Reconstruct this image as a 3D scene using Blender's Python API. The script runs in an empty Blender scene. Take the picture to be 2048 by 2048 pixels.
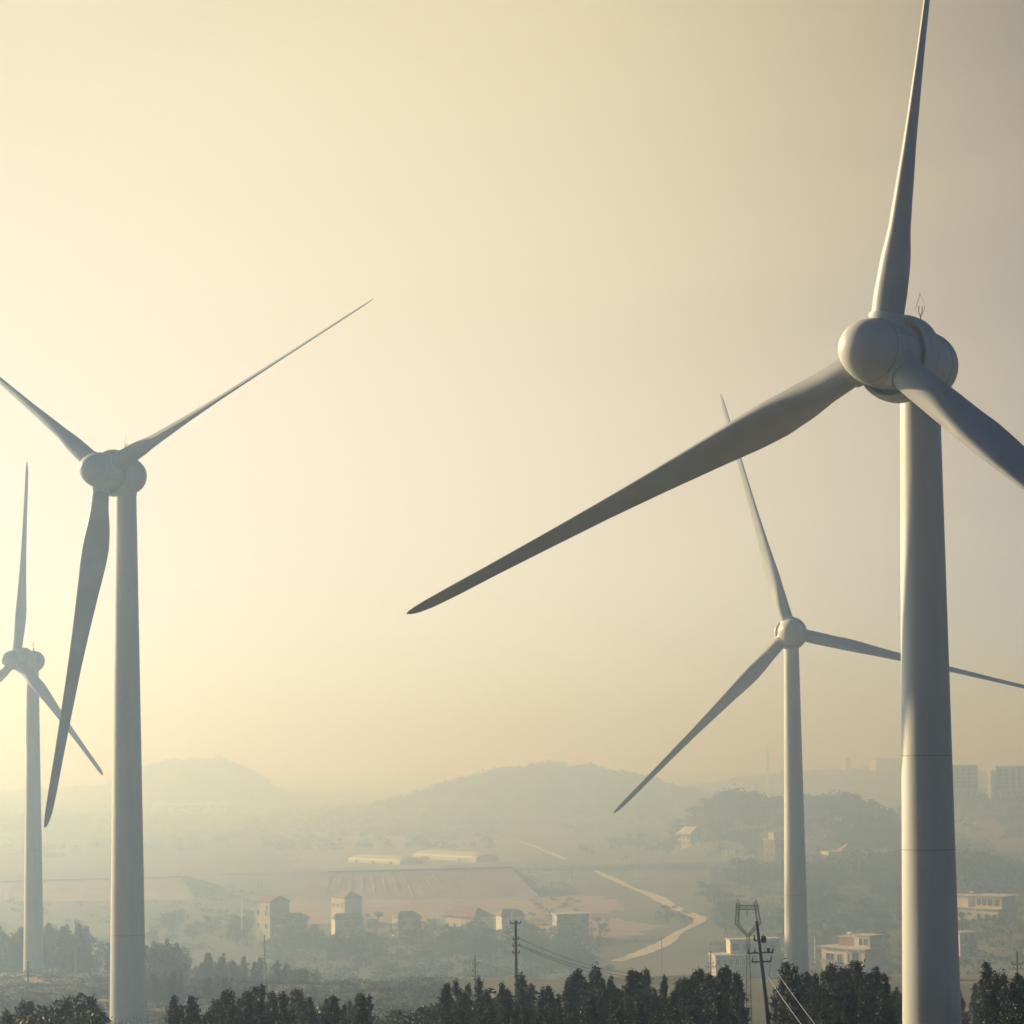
import bpy, math, random
import numpy as np
from mathutils import Vector, Matrix
from mathutils.bvhtree import BVHTree

random.seed(7)
rng = np.random.default_rng(7)
S = bpy.context.scene
COL = S.collection
R = math.radians

# ------------------------------------------------------------------ camera
F = 4400.0                      # focal length in photo pixels (photo is 2048 wide)
CAM = np.array([0.0, 0.0, 60.0])
PITCH, ROLL = R(2.29), R(0.67)
V0 = 1500 - F * math.tan(PITCH)
FW = np.array([0, math.cos(PITCH), math.sin(PITCH)])
R0 = np.array([1.0, 0, 0]); U0 = np.cross(R0, FW)
RT = math.cos(ROLL) * R0 - math.sin(ROLL) * U0
UP = math.sin(ROLL) * R0 + math.cos(ROLL) * U0
cam_d = bpy.data.cameras.new('camera')
cam = bpy.data.objects.new('camera', cam_d); COL.objects.link(cam)
m = Matrix.Identity(4)
for i in range(3):
    m[i][0], m[i][1], m[i][2], m[i][3] = RT[i], UP[i], -FW[i], CAM[i]
cam.matrix_world = m
cam_d.sensor_width = 36; cam_d.lens = F / 2048 * 36
cam_d.shift_y = (V0 - 1024) / 2048
cam_d.clip_start = 0.5; cam_d.clip_end = 20000
S.camera = cam

def at(u, v, y):
    """world point seen at photo pixel (u, v), y metres ahead"""
    d = FW + RT * (u - 1024) / F - UP * (v - V0) / F
    return CAM + d / d[1] * y

# ------------------------------------------------------------------ light
SUN_AZ, SUN_EL = R(-56), R(17)
S.view_settings.view_transform = 'Standard'; S.view_settings.look = 'None'
S.view_settings.gamma = 1.0; S.view_settings.exposure = 0.48
w = bpy.data.worlds.new('World'); S.world = w; w.use_nodes = True
nt = w.node_tree; nt.nodes.clear()
N = nt.nodes.new; LK = nt.links.new
out = N('ShaderNodeOutputWorld')
sky = N('ShaderNodeTexSky'); sky.sky_type = 'NISHITA'; sky.sun_disc = False
sky.sun_elevation = SUN_EL; sky.sun_rotation = SUN_AZ
sky.air_density = 0.30; sky.dust_density = 0.03; sky.ozone_density = 6.0; sky.altitude = 100
bg1 = N('ShaderNodeBackground'); bg1.inputs['Strength'].default_value = 0.05
LK(sky.outputs[0], bg1.inputs['Color'])
# smog glow on the sunward side of the sky, laid out by world direction
GAZ, GEL = R(-9.5), R(7.5)
gd = (math.sin(GAZ) * math.cos(GEL), math.cos(GAZ) * math.cos(GEL), math.sin(GEL))
tc = N('ShaderNodeTexCoord')
nm = N('ShaderNodeVectorMath'); nm.operation = 'NORMALIZE'; LK(tc.outputs['Generated'], nm.inputs[0])
nz = N('ShaderNodeTexNoise'); nz.inputs['Scale'].default_value = 2.6; nz.inputs['Detail'].default_value = 3
mp = N('ShaderNodeMapping'); mp.inputs['Scale'].default_value = (1, 1, 3.4)
LK(nm.outputs[0], mp.inputs['Vector']); LK(mp.outputs[0], nz.inputs['Vector'])
dt = N('ShaderNodeVectorMath'); dt.operation = 'DOT_PRODUCT'; dt.inputs[1].default_value = gd
LK(nm.outputs[0], dt.inputs[0])
ac = N('ShaderNodeMath'); ac.operation = 'ARCCOSINE'; LK(dt.outputs['Value'], ac.inputs[0])
nn = N('ShaderNodeMath'); nn.operation = 'MULTIPLY_ADD'; nn.inputs[1].default_value = 0.15; nn.inputs[2].default_value = -0.075
LK(nz.outputs['Fac'], nn.inputs[0])
ad = N('ShaderNodeMath'); ad.operation = 'ADD'; LK(ac.outputs[0], ad.inputs[0]); LK(nn.outputs[0], ad.inputs[1])
sc_ = N('ShaderNodeMath'); sc_.operation = 'DIVIDE'; sc_.inputs[1].default_value = R(70)
LK(ad.outputs[0], sc_.inputs[0])
cr = N('ShaderNodeValToRGB'); LK(sc_.outputs[0], cr.inputs['Fac'])
cr.color_ramp.interpolation = 'B_SPLINE'
els = cr.color_ramp.elements
stops = [(0.0, (0.685, 0.555, 0.285)), (0.10, (0.655, 0.53, 0.265)), (0.20, (0.56, 0.445, 0.20)), (0.30, (0.37, 0.285, 0.105)),
         (0.40, (0.165, 0.12, 0.045)), (0.52, (0.04, 0.03, 0.015)), (0.8, (0.006, 0.005, 0.004)), (1.0, (0, 0, 0))]
while len(els) < len(stops): els.new(0.5)
for e, (p_, c_) in zip(els, stops): e.position = p_; e.color = (*c_, 1)
bg2 = N('ShaderNodeBackground'); bg2.inputs['Strength'].default_value = 1.0; LK(cr.outputs[0], bg2.inputs['Color'])
add = N('ShaderNodeAddShader'); LK(bg1.outputs[0], add.inputs[0]); LK(bg2.outputs[0], add.inputs[1])
LK(add.outputs[0], out.inputs['Surface'])

sl = bpy.data.lights.new('sun', 'SUN'); sl.energy = 5.0; sl.angle = R(0.6); sl.color = (1.0, 0.85, 0.55)
so = bpy.data.objects.new('sun', sl); COL.objects.link(so)
sd = Vector((math.sin(SUN_AZ) * math.cos(SUN_EL), math.cos(SUN_AZ) * math.cos(SUN_EL), math.sin(SUN_EL)))
so.rotation_euler = sd.to_track_quat('Z', 'Y').to_euler(); so.location = (-200, 200, 300)

S.render.engine = 'CYCLES'
S.cycles.use_denoising = True
S.cycles.max_bounces = 5; S.cycles.volume_bounces = 1; S.cycles.transparent_max_bounces = 8
S.cycles.sample_clamp_indirect = 4
S.cycles.use_adaptive_sampling = True; S.cycles.adaptive_threshold = 0.01

# ------------------------------------------------------------------ materials
def mat(name, c1, c2=None, scale=1.0, rough=0.6, detail=5, bump=0.0, stretch=(1, 1, 1), coords='Object', vary=0.0, spec=0.3, lo=0.35, hi=0.65, transl=0.0, metal=0.0):
    M_ = bpy.data.materials.new(name); M_.use_nodes = True
    t = M_.node_tree; b = t.nodes['Principled BSDF']; n = t.nodes.new; l = t.links.new
    b.inputs['Roughness'].default_value = rough; b.inputs['Specular IOR Level'].default_value = spec
    b.inputs['Metallic'].default_value = metal
    c2 = c2 or c1
    co = n('ShaderNodeTexCoord'); mp_ = n('ShaderNodeMapping'); mp_.inputs['Scale'].default_value = stretch
    l(co.outputs[coords], mp_.inputs['Vector'])
    no = n('ShaderNodeTexNoise'); no.inputs['Scale'].default_value = scale; no.inputs['Detail'].default_value = detail
    l(mp_.outputs[0], no.inputs['Vector'])
    r_ = n('ShaderNodeValToRGB'); r_.color_ramp.elements[0].position = lo; r_.color_ramp.elements[1].position = hi
    r_.color_ramp.elements[0].color = (*c1, 1); r_.color_ramp.elements[1].color = (*c2, 1)
    l(no.outputs['Fac'], r_.inputs['Fac'])
    src = r_.outputs[0]
    if vary:
        oi = n('ShaderNodeObjectInfo'); hs = n('ShaderNodeHueSaturation')
        mm = n('ShaderNodeMath'); mm.operation = 'MULTIPLY_ADD'; mm.inputs[1].default_value = vary; mm.inputs[2].default_value = 1 - vary / 2
        l(oi.outputs['Random'], mm.inputs[0]); l(mm.outputs[0], hs.inputs['Value']); l(src, hs.inputs['Color']); src = hs.outputs[0]
    l(src, b.inputs['Base Color'])
    if bump:
        bp = n('ShaderNodeBump'); bp.inputs['Strength'].default_value = bump; bp.inputs['Distance'].default_value = 0.1
        l(no.outputs['Fac'], bp.inputs['Height']); l(bp.outputs[0], b.inputs['Normal'])
    if transl:
        tr = n('ShaderNodeBsdfTranslucent'); mx = n('ShaderNodeMixShader'); mx.inputs[0].default_value = transl
        l(src, tr.inputs['Color']); l(b.outputs[0], mx.inputs[1]); l(tr.outputs[0], mx.inputs[2])
        l(mx.outputs[0], t.nodes['Material Output'].inputs['Surface'])
    return M_

M = {
 'paint': mat('turbine_paint', (0.54, 0.53, 0.505), (0.69, 0.68, 0.66), 0.35, 0.42, 9, stretch=(1.6, 1.6, 0.22), lo=0.3, hi=0.62, spec=0.25),
 'blade': mat('shaded_blade_gelcoat', (0.41, 0.41, 0.42), (0.48, 0.48, 0.485), 0.4, 0.45, 5, spec=0.25),  # darker than the tower paint: shade on the blades put into the base colour
 'seam': mat('seam_sealant', (0.17, 0.17, 0.17), (0.24, 0.24, 0.24), 3, 0.7),
 'steel': mat('galvanised_steel', (0.10, 0.10, 0.11), (0.17, 0.17, 0.17), 2, 0.5, metal=0.3),
 'wire': mat('cable_metal', (0.05, 0.05, 0.055), (0.08, 0.08, 0.08), 2, 0.45),
 'guy': mat('bright_cable', (0.45, 0.45, 0.45), (0.6, 0.6, 0.6), 2, 0.3, metal=0.6),
 'pole': mat('weathered_concrete_pole', (0.10, 0.095, 0.09), (0.18, 0.17, 0.16), 1.5, 0.85, stretch=(1, 1, .3)),
 'pale_pole': mat('pale_concrete_pole', (0.33, 0.32, 0.31), (0.45, 0.43, 0.41), 1.5, 0.85, stretch=(1, 1, .3)),
 'ground': mat('valley_ground', (0.055, 0.065, 0.035), (0.16, 0.135, 0.085), 0.018, 0.95, 9, stretch=(1, .55, 1), lo=.36, hi=.66),
 'field': mat('ploughed_field', (0.27, 0.17, 0.12), (0.40, 0.27, 0.19), 0.05, 0.95, 8, stretch=(.5, 2.6, 1)),
 'field_dry': mat('stubble_field', (0.15, 0.14, 0.085), (0.25, 0.215, 0.13), 0.05, 0.95, 8, stretch=(.4, 3, 1)),
 'field_green': mat('crop_field', (0.06, 0.08, 0.04), (0.12, 0.125, 0.065), 0.05, 0.95, 8, stretch=(.4, 3, 1)),
 'dirt': mat('pale_dirt', (0.58, 0.46, 0.32), (0.72, 0.60, 0.44), 0.25, 0.95, 6),
 'dirt_near': mat('track_dirt', (0.30, 0.21, 0.13), (0.46, 0.34, 0.22), 0.5, 0.95, 6),
 'concrete': mat('concrete', (0.30, 0.285, 0.26), (0.40, 0.38, 0.34), 0.2, 0.9, 6),
 'slope': mat('embankment_soil', (0.40, 0.31, 0.235), (0.52, 0.42, 0.32), 0.12, 0.95, 7),
 'asphalt': mat('asphalt', (0.05, 0.05, 0.05), (0.075, 0.072, 0.07), 0.5, 0.9),
 'white_wall': mat('whitewashed_wall', (0.62, 0.60, 0.56), (0.75, 0.73, 0.68), 0.35, 0.85, 6),
 'cream_wall': mat('cream_render', (0.60, 0.53, 0.43), (0.71, 0.64, 0.53), 0.35, 0.85, 6),
 'grey_wall': mat('grey_render', (0.33, 0.34, 0.34), (0.45, 0.45, 0.44), 0.35, 0.85, 6),
 'brick_wall': mat('red_brick', (0.27, 0.15, 0.11), (0.38, 0.22, 0.16), 0.8, 0.9, 6),
 'tile_roof': mat('clay_tiles', (0.22, 0.12, 0.085), (0.34, 0.19, 0.135), 0.6, 0.85, 6),
 'grey_roof': mat('grey_tiles', (0.14, 0.135, 0.13), (0.23, 0.22, 0.205), 0.6, 0.85, 6),
 'slab': mat('roof_slab', (0.48, 0.45, 0.40), (0.62, 0.58, 0.52), 0.4, 0.85, 6),
 'glass': mat('dark_window_glass', (0.02, 0.024, 0.03), (0.04, 0.045, 0.05), 1, 0.08, spec=0.6),
 'frame': mat('window_frame', (0.60, 0.58, 0.55), (0.70, 0.68, 0.64), 1, 0.6),
 'plastic': mat('greenhouse_sheeting', (0.78, 0.74, 0.66), (0.86, 0.82, 0.74), 0.1, 0.5, 5, transl=.3),
 'bark': mat('bark', (0.045, 0.035, 0.027), (0.09, 0.07, 0.055), 3, 0.95, 5, vary=.3),
 'pine': mat('pine_needles', (0.010, 0.016, 0.012), (0.034, 0.042, 0.027), 0.9, 0.55, 3, vary=.7, transl=.12),
 'leaf': mat('broad_leaves', (0.028, 0.038, 0.02), (0.075, 0.078, 0.04), 0.7, 0.55, 3, vary=.7, transl=.2),
 'scrub': mat('scrub_leaves', (0.010, 0.012, 0.010), (0.030, 0.027, 0.020), 0.12, 0.6, 5, transl=.2),
 'wood': mat('far_wood_leaves', (0.03, 0.042, 0.026), (0.075, 0.08, 0.046), 0.03, 0.7, 5, transl=.1),
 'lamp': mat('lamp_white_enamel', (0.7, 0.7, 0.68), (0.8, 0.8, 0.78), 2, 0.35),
}

# ------------------------------------------------------------------ mesh helpers
def tag(o, label=None, cat=None, group=None, kind=None):
    if label: o['label'] = label
    if cat: o['category'] = cat
    if group: o['group'] = group
    if kind: o['kind'] = kind
    return o

def link(o, parent=None):
    COL.objects.link(o)
    if parent is not None: o.parent = parent
    return o

def make_mesh(name, v, f, material, smooth=False):
    me = bpy.data.meshes.new(name)
    me.from_pydata([tuple(map(float, p)) for p in v], [], [tuple(int(i) for i in q) for q in f])
    if material: me.materials.append(material)
    if smooth: me.polygons.foreach_set('use_smooth', [True] * len(me.polygons))
    me.update()
    return me

def obj(name, v, f, material, parent=None, smooth=False):
    return link(bpy.data.objects.new(name, make_mesh(name, v, f, material, smooth)), parent)

def thing(name, loc, label, cat, group=None):
    o = bpy.data.objects.new(name, None); o.location = tuple(map(float, loc)); o.empty_display_size = 0.5
    link(o); return tag(o, label, cat, group)

class MB:
    def __init__(s): s.v = []; s.f = []
    def add(s, v, f):
        k = len(s.v); s.v += [tuple(map(float, p)) for p in v]; s.f += [tuple(i + k for i in q) for q in f]; return s
    def box(s, c, d, T=None):
        x, y, z = d[0] / 2, d[1] / 2, d[2] / 2
        v = [(c[0] + i * x, c[1] + j * y, c[2] + k * z) for i in (-1, 1) for j in (-1, 1) for k in (-1, 1)]
        if T: v = [T(p) for p in v]
        return s.add(v, [(0, 1, 3, 2), (4, 6, 7, 5), (0, 4, 5, 1), (2, 3, 7, 6), (0, 2, 6, 4), (1, 5, 7, 3)])
    def tube(s, pts, r, n=6, cap=True):
        pts = [np.array(p, float) for p in pts]
        if not hasattr(r, '__len__'): r = [r] * len(pts)
        k = len(pts); V_ = []; F_ = []
        for i, p in enumerate(pts):
            d = pts[min(i + 1, k - 1)] - pts[max(i - 1, 0)]; d = d / (np.linalg.norm(d) + 1e-9)
            a = np.cross(d, [0, 0, 1.0]) if abs(d[2]) < .9 else np.cross(d, [0, 1.0, 0]); a /= np.linalg.norm(a); b = np.cross(d, a)
            for j in range(n):
                t = 2 * math.pi * j / n; V_.append(p + r[i] * (math.cos(t) * a + math.sin(t) * b))
        for i in range(k - 1):
            for j in range(n):
                F_.append((i * n + j, i * n + (j + 1) % n, (i + 1) * n + (j + 1) % n, (i + 1) * n + j))
        if cap: F_ += [tuple(range(n - 1, -1, -1)), tuple(range((k - 1) * n, k * n))]
        return s.add(V_, F_)
    def lathe(s, prof, o, ax, a, b, n=48):
        """revolve (along, radius) pairs about the axis ax through o; a, b span the circle"""
        V_ = []; F_ = []
        for (x, r) in prof:
            for j in range(n):
                t = 2 * math.pi * j / n; V_.append(o + ax * x + r * (math.cos(t) * a + math.sin(t) * b))
        k = len(prof)
        for i in range(k - 1):
            for j in range(n): F_.append((i * n + j, i * n + (j + 1) % n, (i + 1) * n + (j + 1) % n, (i + 1) * n + j))
        return s.add(V_, F_)
    def build(s, name, material, parent=None, smooth=False): return obj(name, s.v, s.f, material, parent, smooth)
    def mesh(s, name, material, smooth=False): return make_mesh(name, s.v, s.f, material, smooth)

def smooth_by_angle(o, deg=35):
    me = o.data; me.polygons.foreach_set('use_smooth', [True] * len(me.polygons))
    me.set_sharp_from_angle(angle=R(deg)); return o

# ------------------------------------------------------------------ terrain
def sst(a, b, x):
    t = np.clip((x - a) / (b - a), 0, 1); return t * t * (3 - 2 * t)
PR = np.array([(-6000, 60), (-60, 59), (0, 58), (20, 56), (42, 52.3), (60, 50.4), (78, 48.8), (94, 47.2), (110, 44.3), (137, 42.3), (160, 39), (205, 33.4), (234, 31), (300, 27.3), (340, 25), (430, 17.4), (500, 8), (570, 3), (650, 0), (9e3, 0)], float)
PA = np.array([(-6000, 60), (-60, 59), (0, 58), (20, 56), (42, 52.3), (60, 50.4), (78, 48.8), (94, 47.2), (110, 44.3), (137, 42.3), (160, 38.5), (205, 33.5), (260, 29.5), (336, 25), (385, 13), (450, 6.5), (520, 3.5), (600, 1.3), (680, 0), (9e3, 0)], float)
HILLS = []   # x, y, height, sx, sy, power
def hill(u, row, y, base, half_px, sy, pw=1.0):
    p = at(u, row, y); HILLS.append((p[0], y, p[2] - base, half_px / F * y, sy, pw))
hill(385, 1544, 2700, 0, 150, 260, 2.2)
hill(300, 1575, 2900, 0, 300, 260, 1.2)
hill(1150, 1542, 2150, 0, 265, 320, 1.0)
hill(930, 1602, 2100, 0, 190, 300, 1.0)
hill(1640, 1606, 1280, 0, 190, 150, 1.3)
hill(1440, 1630, 1330, 0, 70, 70, 1.3)
hill(1990, 1600, 1480, 0, 240, 160, 1.8)
hill(1760, 1540, 2700, 0, 420, 300, 1.2)
hill(1900, 1720, 950, 0, 150, 90, 1.2)
hill(1660, 1735, 1000, 0, 120, 70, 1.2)
hill(60, 1640, 1900, 0, 260, 200, 1.4)
hill(2700, 1500, 1900, 0, 500, 400, 1.0)
hill(-700, 1490, 2400, 0, 500, 400, 1.0)
NB = [(rng.uniform(0, 6.28), rng.uniform(0, 6.28), rng.uniform(.6, 1.4), rng.uniform(0, 6.28)) for _ in range(10)]
def bumps(x, y, s):
    z = 0
    for i, (a, p, k, q) in enumerate(NB):
        z = z + np.sin((x * math.cos(a) + y * math.sin(a)) * k * s * (1 + .35 * i) + q) / (1 + .35 * i)
    return z
def height(x, y):
    x = np.asarray(x, float); y = np.asarray(y, float)
    z1 = np.interp(y, PR[:, 0], PR[:, 1]); z2 = np.interp(y, PA[:, 0], PA[:, 1])
    k = sst(-75, -18, x)
    z = z1 * (1 - k) + z2 * k
    z = z - 2.2 * sst(5, 23, -x) * sst(60, 100, y) * (1 - sst(143, 183, y))
    z = z + 0.25 * bumps(x, y, .18) * sst(10, 60, y) * (1 - sst(480, 560, y))
    for (hx, hy, hh, sx, sy, pw) in HILLS:
        q = ((x - hx) / sx) ** 2 + ((y - hy) / sy) ** 2
        e = hh * np.exp(-np.power(q, pw))
        z = z + np.where(e > 0.06, e - 0.06, 0) * (1 + .05 * bumps(x, y, .05))
    return z
xs = np.unique(np.concatenate([np.arange(-100, 101, 3.0), np.arange(-420, 421, 12.0), np.arange(-1000, 1001, 40.0), np.linspace(-6000, 6000, 61)]))
ys = np.unique(np.concatenate([np.arange(-60, 480, 3.5), np.arange(480, 1100, 14.0), np.arange(1100, 3300, 28.0), np.linspace(-6000, 6000, 81)]))
X, Y = np.meshgrid(xs, ys); Z = height(X, Y)
nx, ny = len(xs), len(ys)
tv = np.stack([X.ravel(), Y.ravel(), Z.ravel()], 1)
idx = np.arange(nx * ny).reshape(ny, nx)
tf = np.stack([idx[:-1, :-1].ravel(), idx[:-1, 1:].ravel(), idx[1:, 1:].ravel(), idx[1:, :-1].ravel()], 1)
ground = obj('ground', tv, tf, M['ground'], smooth=True); tag(ground, kind='structure')
BVH = BVHTree.FromPolygons([Vector(p) for p in tv], [tuple(q) for q in tf.tolist()])
def gz(x, y):
    h = BVH.ray_cast(Vector((float(x), float(y), 500)), Vector((0, 0, -1)))[0]
    return h.z if h else 0.0
def hit(u, v):
    """ground point seen at photo pixel (u, v)"""
    d = at(u, v, 1.0) - CAM
    h = BVH.ray_cast(Vector(CAM), Vector(d).normalized())[0]
    return np.array(h) if h else at(u, v, 3000)

# fields and paths: sheets lying on the ground
def drape(name, poly, material, lift, step, jitter=0.0):
    """fill a world polygon with a grid of small quads lying on the ground"""
    P = np.array(poly)[:, :2]
    x0, y0 = P.min(0); x1, y1 = P.max(0)
    gx = np.arange(x0, x1 + step, step); gy = np.arange(y0, y1 + step * 2, step * 2)
    def inside(px, py):
        c = False; j = len(P) - 1
        for i in range(len(P)):
            if (P[i, 1] > py) != (P[j, 1] > py) and px < (P[j, 0] - P[i, 0]) * (py - P[i, 1]) / (P[j, 1] - P[i, 1]) + P[i, 0]: c = not c
            j = i
        return c
    V_ = {}; F_ = []; L_ = []
    def vid(i, j):
        if (i, j) not in V_:
            V_[(i, j)] = len(L_); x, y = gx[i], gy[j]
            x += rng.uniform(-jitter, jitter); y += rng.uniform(-jitter, jitter)
            L_.append((x, y, gz(x, y) + lift))
        return V_[(i, j)]
    for i in range(len(gx) - 1):
        for j in range(len(gy) - 1):
            if inside((gx[i] + gx[i + 1]) / 2, (gy[j] + gy[j + 1]) / 2): F_.append((vid(i, j), vid(i + 1, j), vid(i + 1, j + 1), vid(i, j + 1)))
    return tag(obj(name, L_, F_, material), kind='structure')

def px_poly(pts): return [hit(u, v) for u, v in pts]
drape('field', px_poly([(460, 1822), (640, 1792), (1030, 1786), (1200, 1790), (1262, 1812), (1180, 1832), (1000, 1838), (640, 1850), (480, 1855)]), M['field'], .03, 6, 2.2)
drape('field_2', px_poly([(560, 1704), (700, 1672), (1000, 1668), (1090, 1700), (1000, 1730), (620, 1738)]), M['field_dry'], .03, 12, 4)
drape('field_3', px_poly([(1010, 1846), (1230, 1838), (1330, 1850), (1250, 1880), (1030, 1895)]), M['field'], .035, 5, 2)
drape('field_4', px_poly([(300, 1812), (440, 1800), (520, 1830), (470, 1900), (330, 1900)]), M['field_green'], .035, 6, 2)
drape('field_6', px_poly([(60, 1690), (330, 1672), (520, 1690), (420, 1715), (100, 1728)]), M['field_green'], .03, 14, 4)
drape('field_7', px_poly([(760, 1652), (1010, 1640), (1060, 1656), (800, 1668)]), M['field_green'], .03, 14, 4)
drape('field_8', px_poly([(1820, 1650), (2100, 1640), (2100, 1690), (1840, 1700)]), M['field_dry'], .05, 10, 3)

def ribbon(name, pts, material, lift, seg=8):
    """pts: (u, v_far_side, v_near_side or half width in metres)"""
    c = [(hit(u, v), w_) for u, v, w_ in pts]
    V_ = []; F_ = []
    P = []
    for i in range(len(c) - 1):
        for t in np.linspace(0, 1, seg, endpoint=False):
            P.append((c[i][0] * (1 - t) + c[i + 1][0] * t, c[i][1] * (1 - t) + c[i + 1][1] * t))
    P.append(c[-1])
    for i, (p, w_) in enumerate(P):
        d = P[min(i + 1, len(P) - 1)][0] - P[max(i - 1, 0)][0]; d = d[:2] / (np.linalg.norm(d[:2]) + 1e-6)
        nrm = np.array([-d[1], d[0]])
        for s in (-1, -.33, .33, 1):
            q = p[:2] + nrm * s * w_ * .34 * rng.uniform(.75, 1.2); V_.append((q[0], q[1], gz(q[0], q[1]) + lift))
    for i in range(len(P) - 1):
        for k in range(3): F_.append((i * 4 + k, i * 4 + k + 1, i * 4 + k + 5, i * 4 + k + 4))
    return tag(obj(name, V_, F_, material), kind='structure')
ribbon('path', [(1232, 1923, 5), (1268, 1912, 7), (1300, 1900, 8), (1338, 1882, 8), (1352, 1868, 5), (1372, 1858, 4), (1396, 1846, 5), (1402, 1838, 7), (1386, 1830, 8), (1366, 1823, 6),
                (1340, 1811, 7), (1314, 1795, 9), (1290, 1785, 6), (1262, 1776, 3), (1236, 1763, 7), (1212, 1752, 6), (1190, 1742, 4)], M['dirt'], .12)
ribbon('path_2', [(1130, 1719, 5), (1108, 1709, 7), (1094, 1704, 4), (1070, 1693, 5), (1036, 1682, 4)], M['dirt'], .14)
ribbon('path_3', [(0, 1948, 3.5), (40, 1957, 4), (62, 1962, 3), (96, 1969, 2.4), (150, 1968, 1.6)], M['dirt_near'], .22)
ribbon('path_4', [(0, 1972, 1.6), (60, 1985, 1.6), (130, 1990, 1.8), (200, 2003, 2), (300, 2012, 2)], M['dirt_near'], .22)

# ------------------------------------------------------------------ wind turbines
CH = np.array([(0, 1.86), (.06, 1.86), (.11, 2.08), (.16, 2.6), (.21, 2.95), (.26, 2.85), (.34, 2.38), (.45, 1.85), (.56, 1.46), (.68, 1.2), (.8, 1.0), (.9, .92), (.95, .80), (.98, .58), (.993, .36), (1, .08)])
TH = np.array([(0, 1.0), (.06, .98), (.12, .72), (.17, .52), (.22, .41), (.3, .32), (.45, .24), (.7, .18), (1, .16)])
TW = np.array([(0, 5), (.2, 4), (.4, 2.5), (.7, .8), (1, 0)])
def blade_mesh(Bv, Tv, Av, L, pitch, r0):
    """Bv along the blade, Tv the way it turns, Av upwind"""
    n = 28; V_ = []; F_ = []
    rs = np.concatenate([np.linspace(r0 / L, .3, 22), np.linspace(.32, .94, 26), np.linspace(.95, 1, 9)])
    for r in rs:
        c = np.interp(r, CH[:, 0], CH[:, 1]); t = np.interp(r, TH[:, 0], TH[:, 1]); tw = R(np.interp(r, TW[:, 0], TW[:, 1]) + pitch)
        k = float(sst(.05, .2, r))           # 0 = round root, 1 = aerofoil
        le = .93 * (1 - k) + k * (c * (.36 - .06 * r))
        le = max(le, 0.28 * c)
        cd = math.cos(tw) * Tv + math.sin(tw) * Av; nd = np.cross(Bv, cd)
        bend = Av * (.6 * r * r)
        for j in range(n):
            a = 2 * math.pi * j / n
            x = .5 + .5 * math.cos(a)        # 1 at trailing edge, 0 at leading edge
            yc = .5 * math.sin(a)
            xf = x; yt = 5 * t * (.2969 * math.sqrt(max(xf, 0)) - .126 * xf - .3516 * xf ** 2 + .2843 * xf ** 3 - .1015 * xf ** 4)
            yf = (yt if math.sin(a) >= 0 else -yt * .8)
            yy = (yc * (1 - k) + yf * k)
            V_.append(Bv * (r * L) + bend + cd * (le - x * c) + nd * yy * c)
    m_ = len(rs)
    for i in range(m_ - 1):
        for j in range(n): F_.append((i * n + j, i * n + (j + 1) % n, (i + 1) * n + (j + 1) % n, (i + 1) * n + j))
    F_ += [tuple(range(n)), tuple(range((m_ - 1) * n + n - 1, (m_ - 1) * n - 1, -1))]
    return V_, F_

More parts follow.
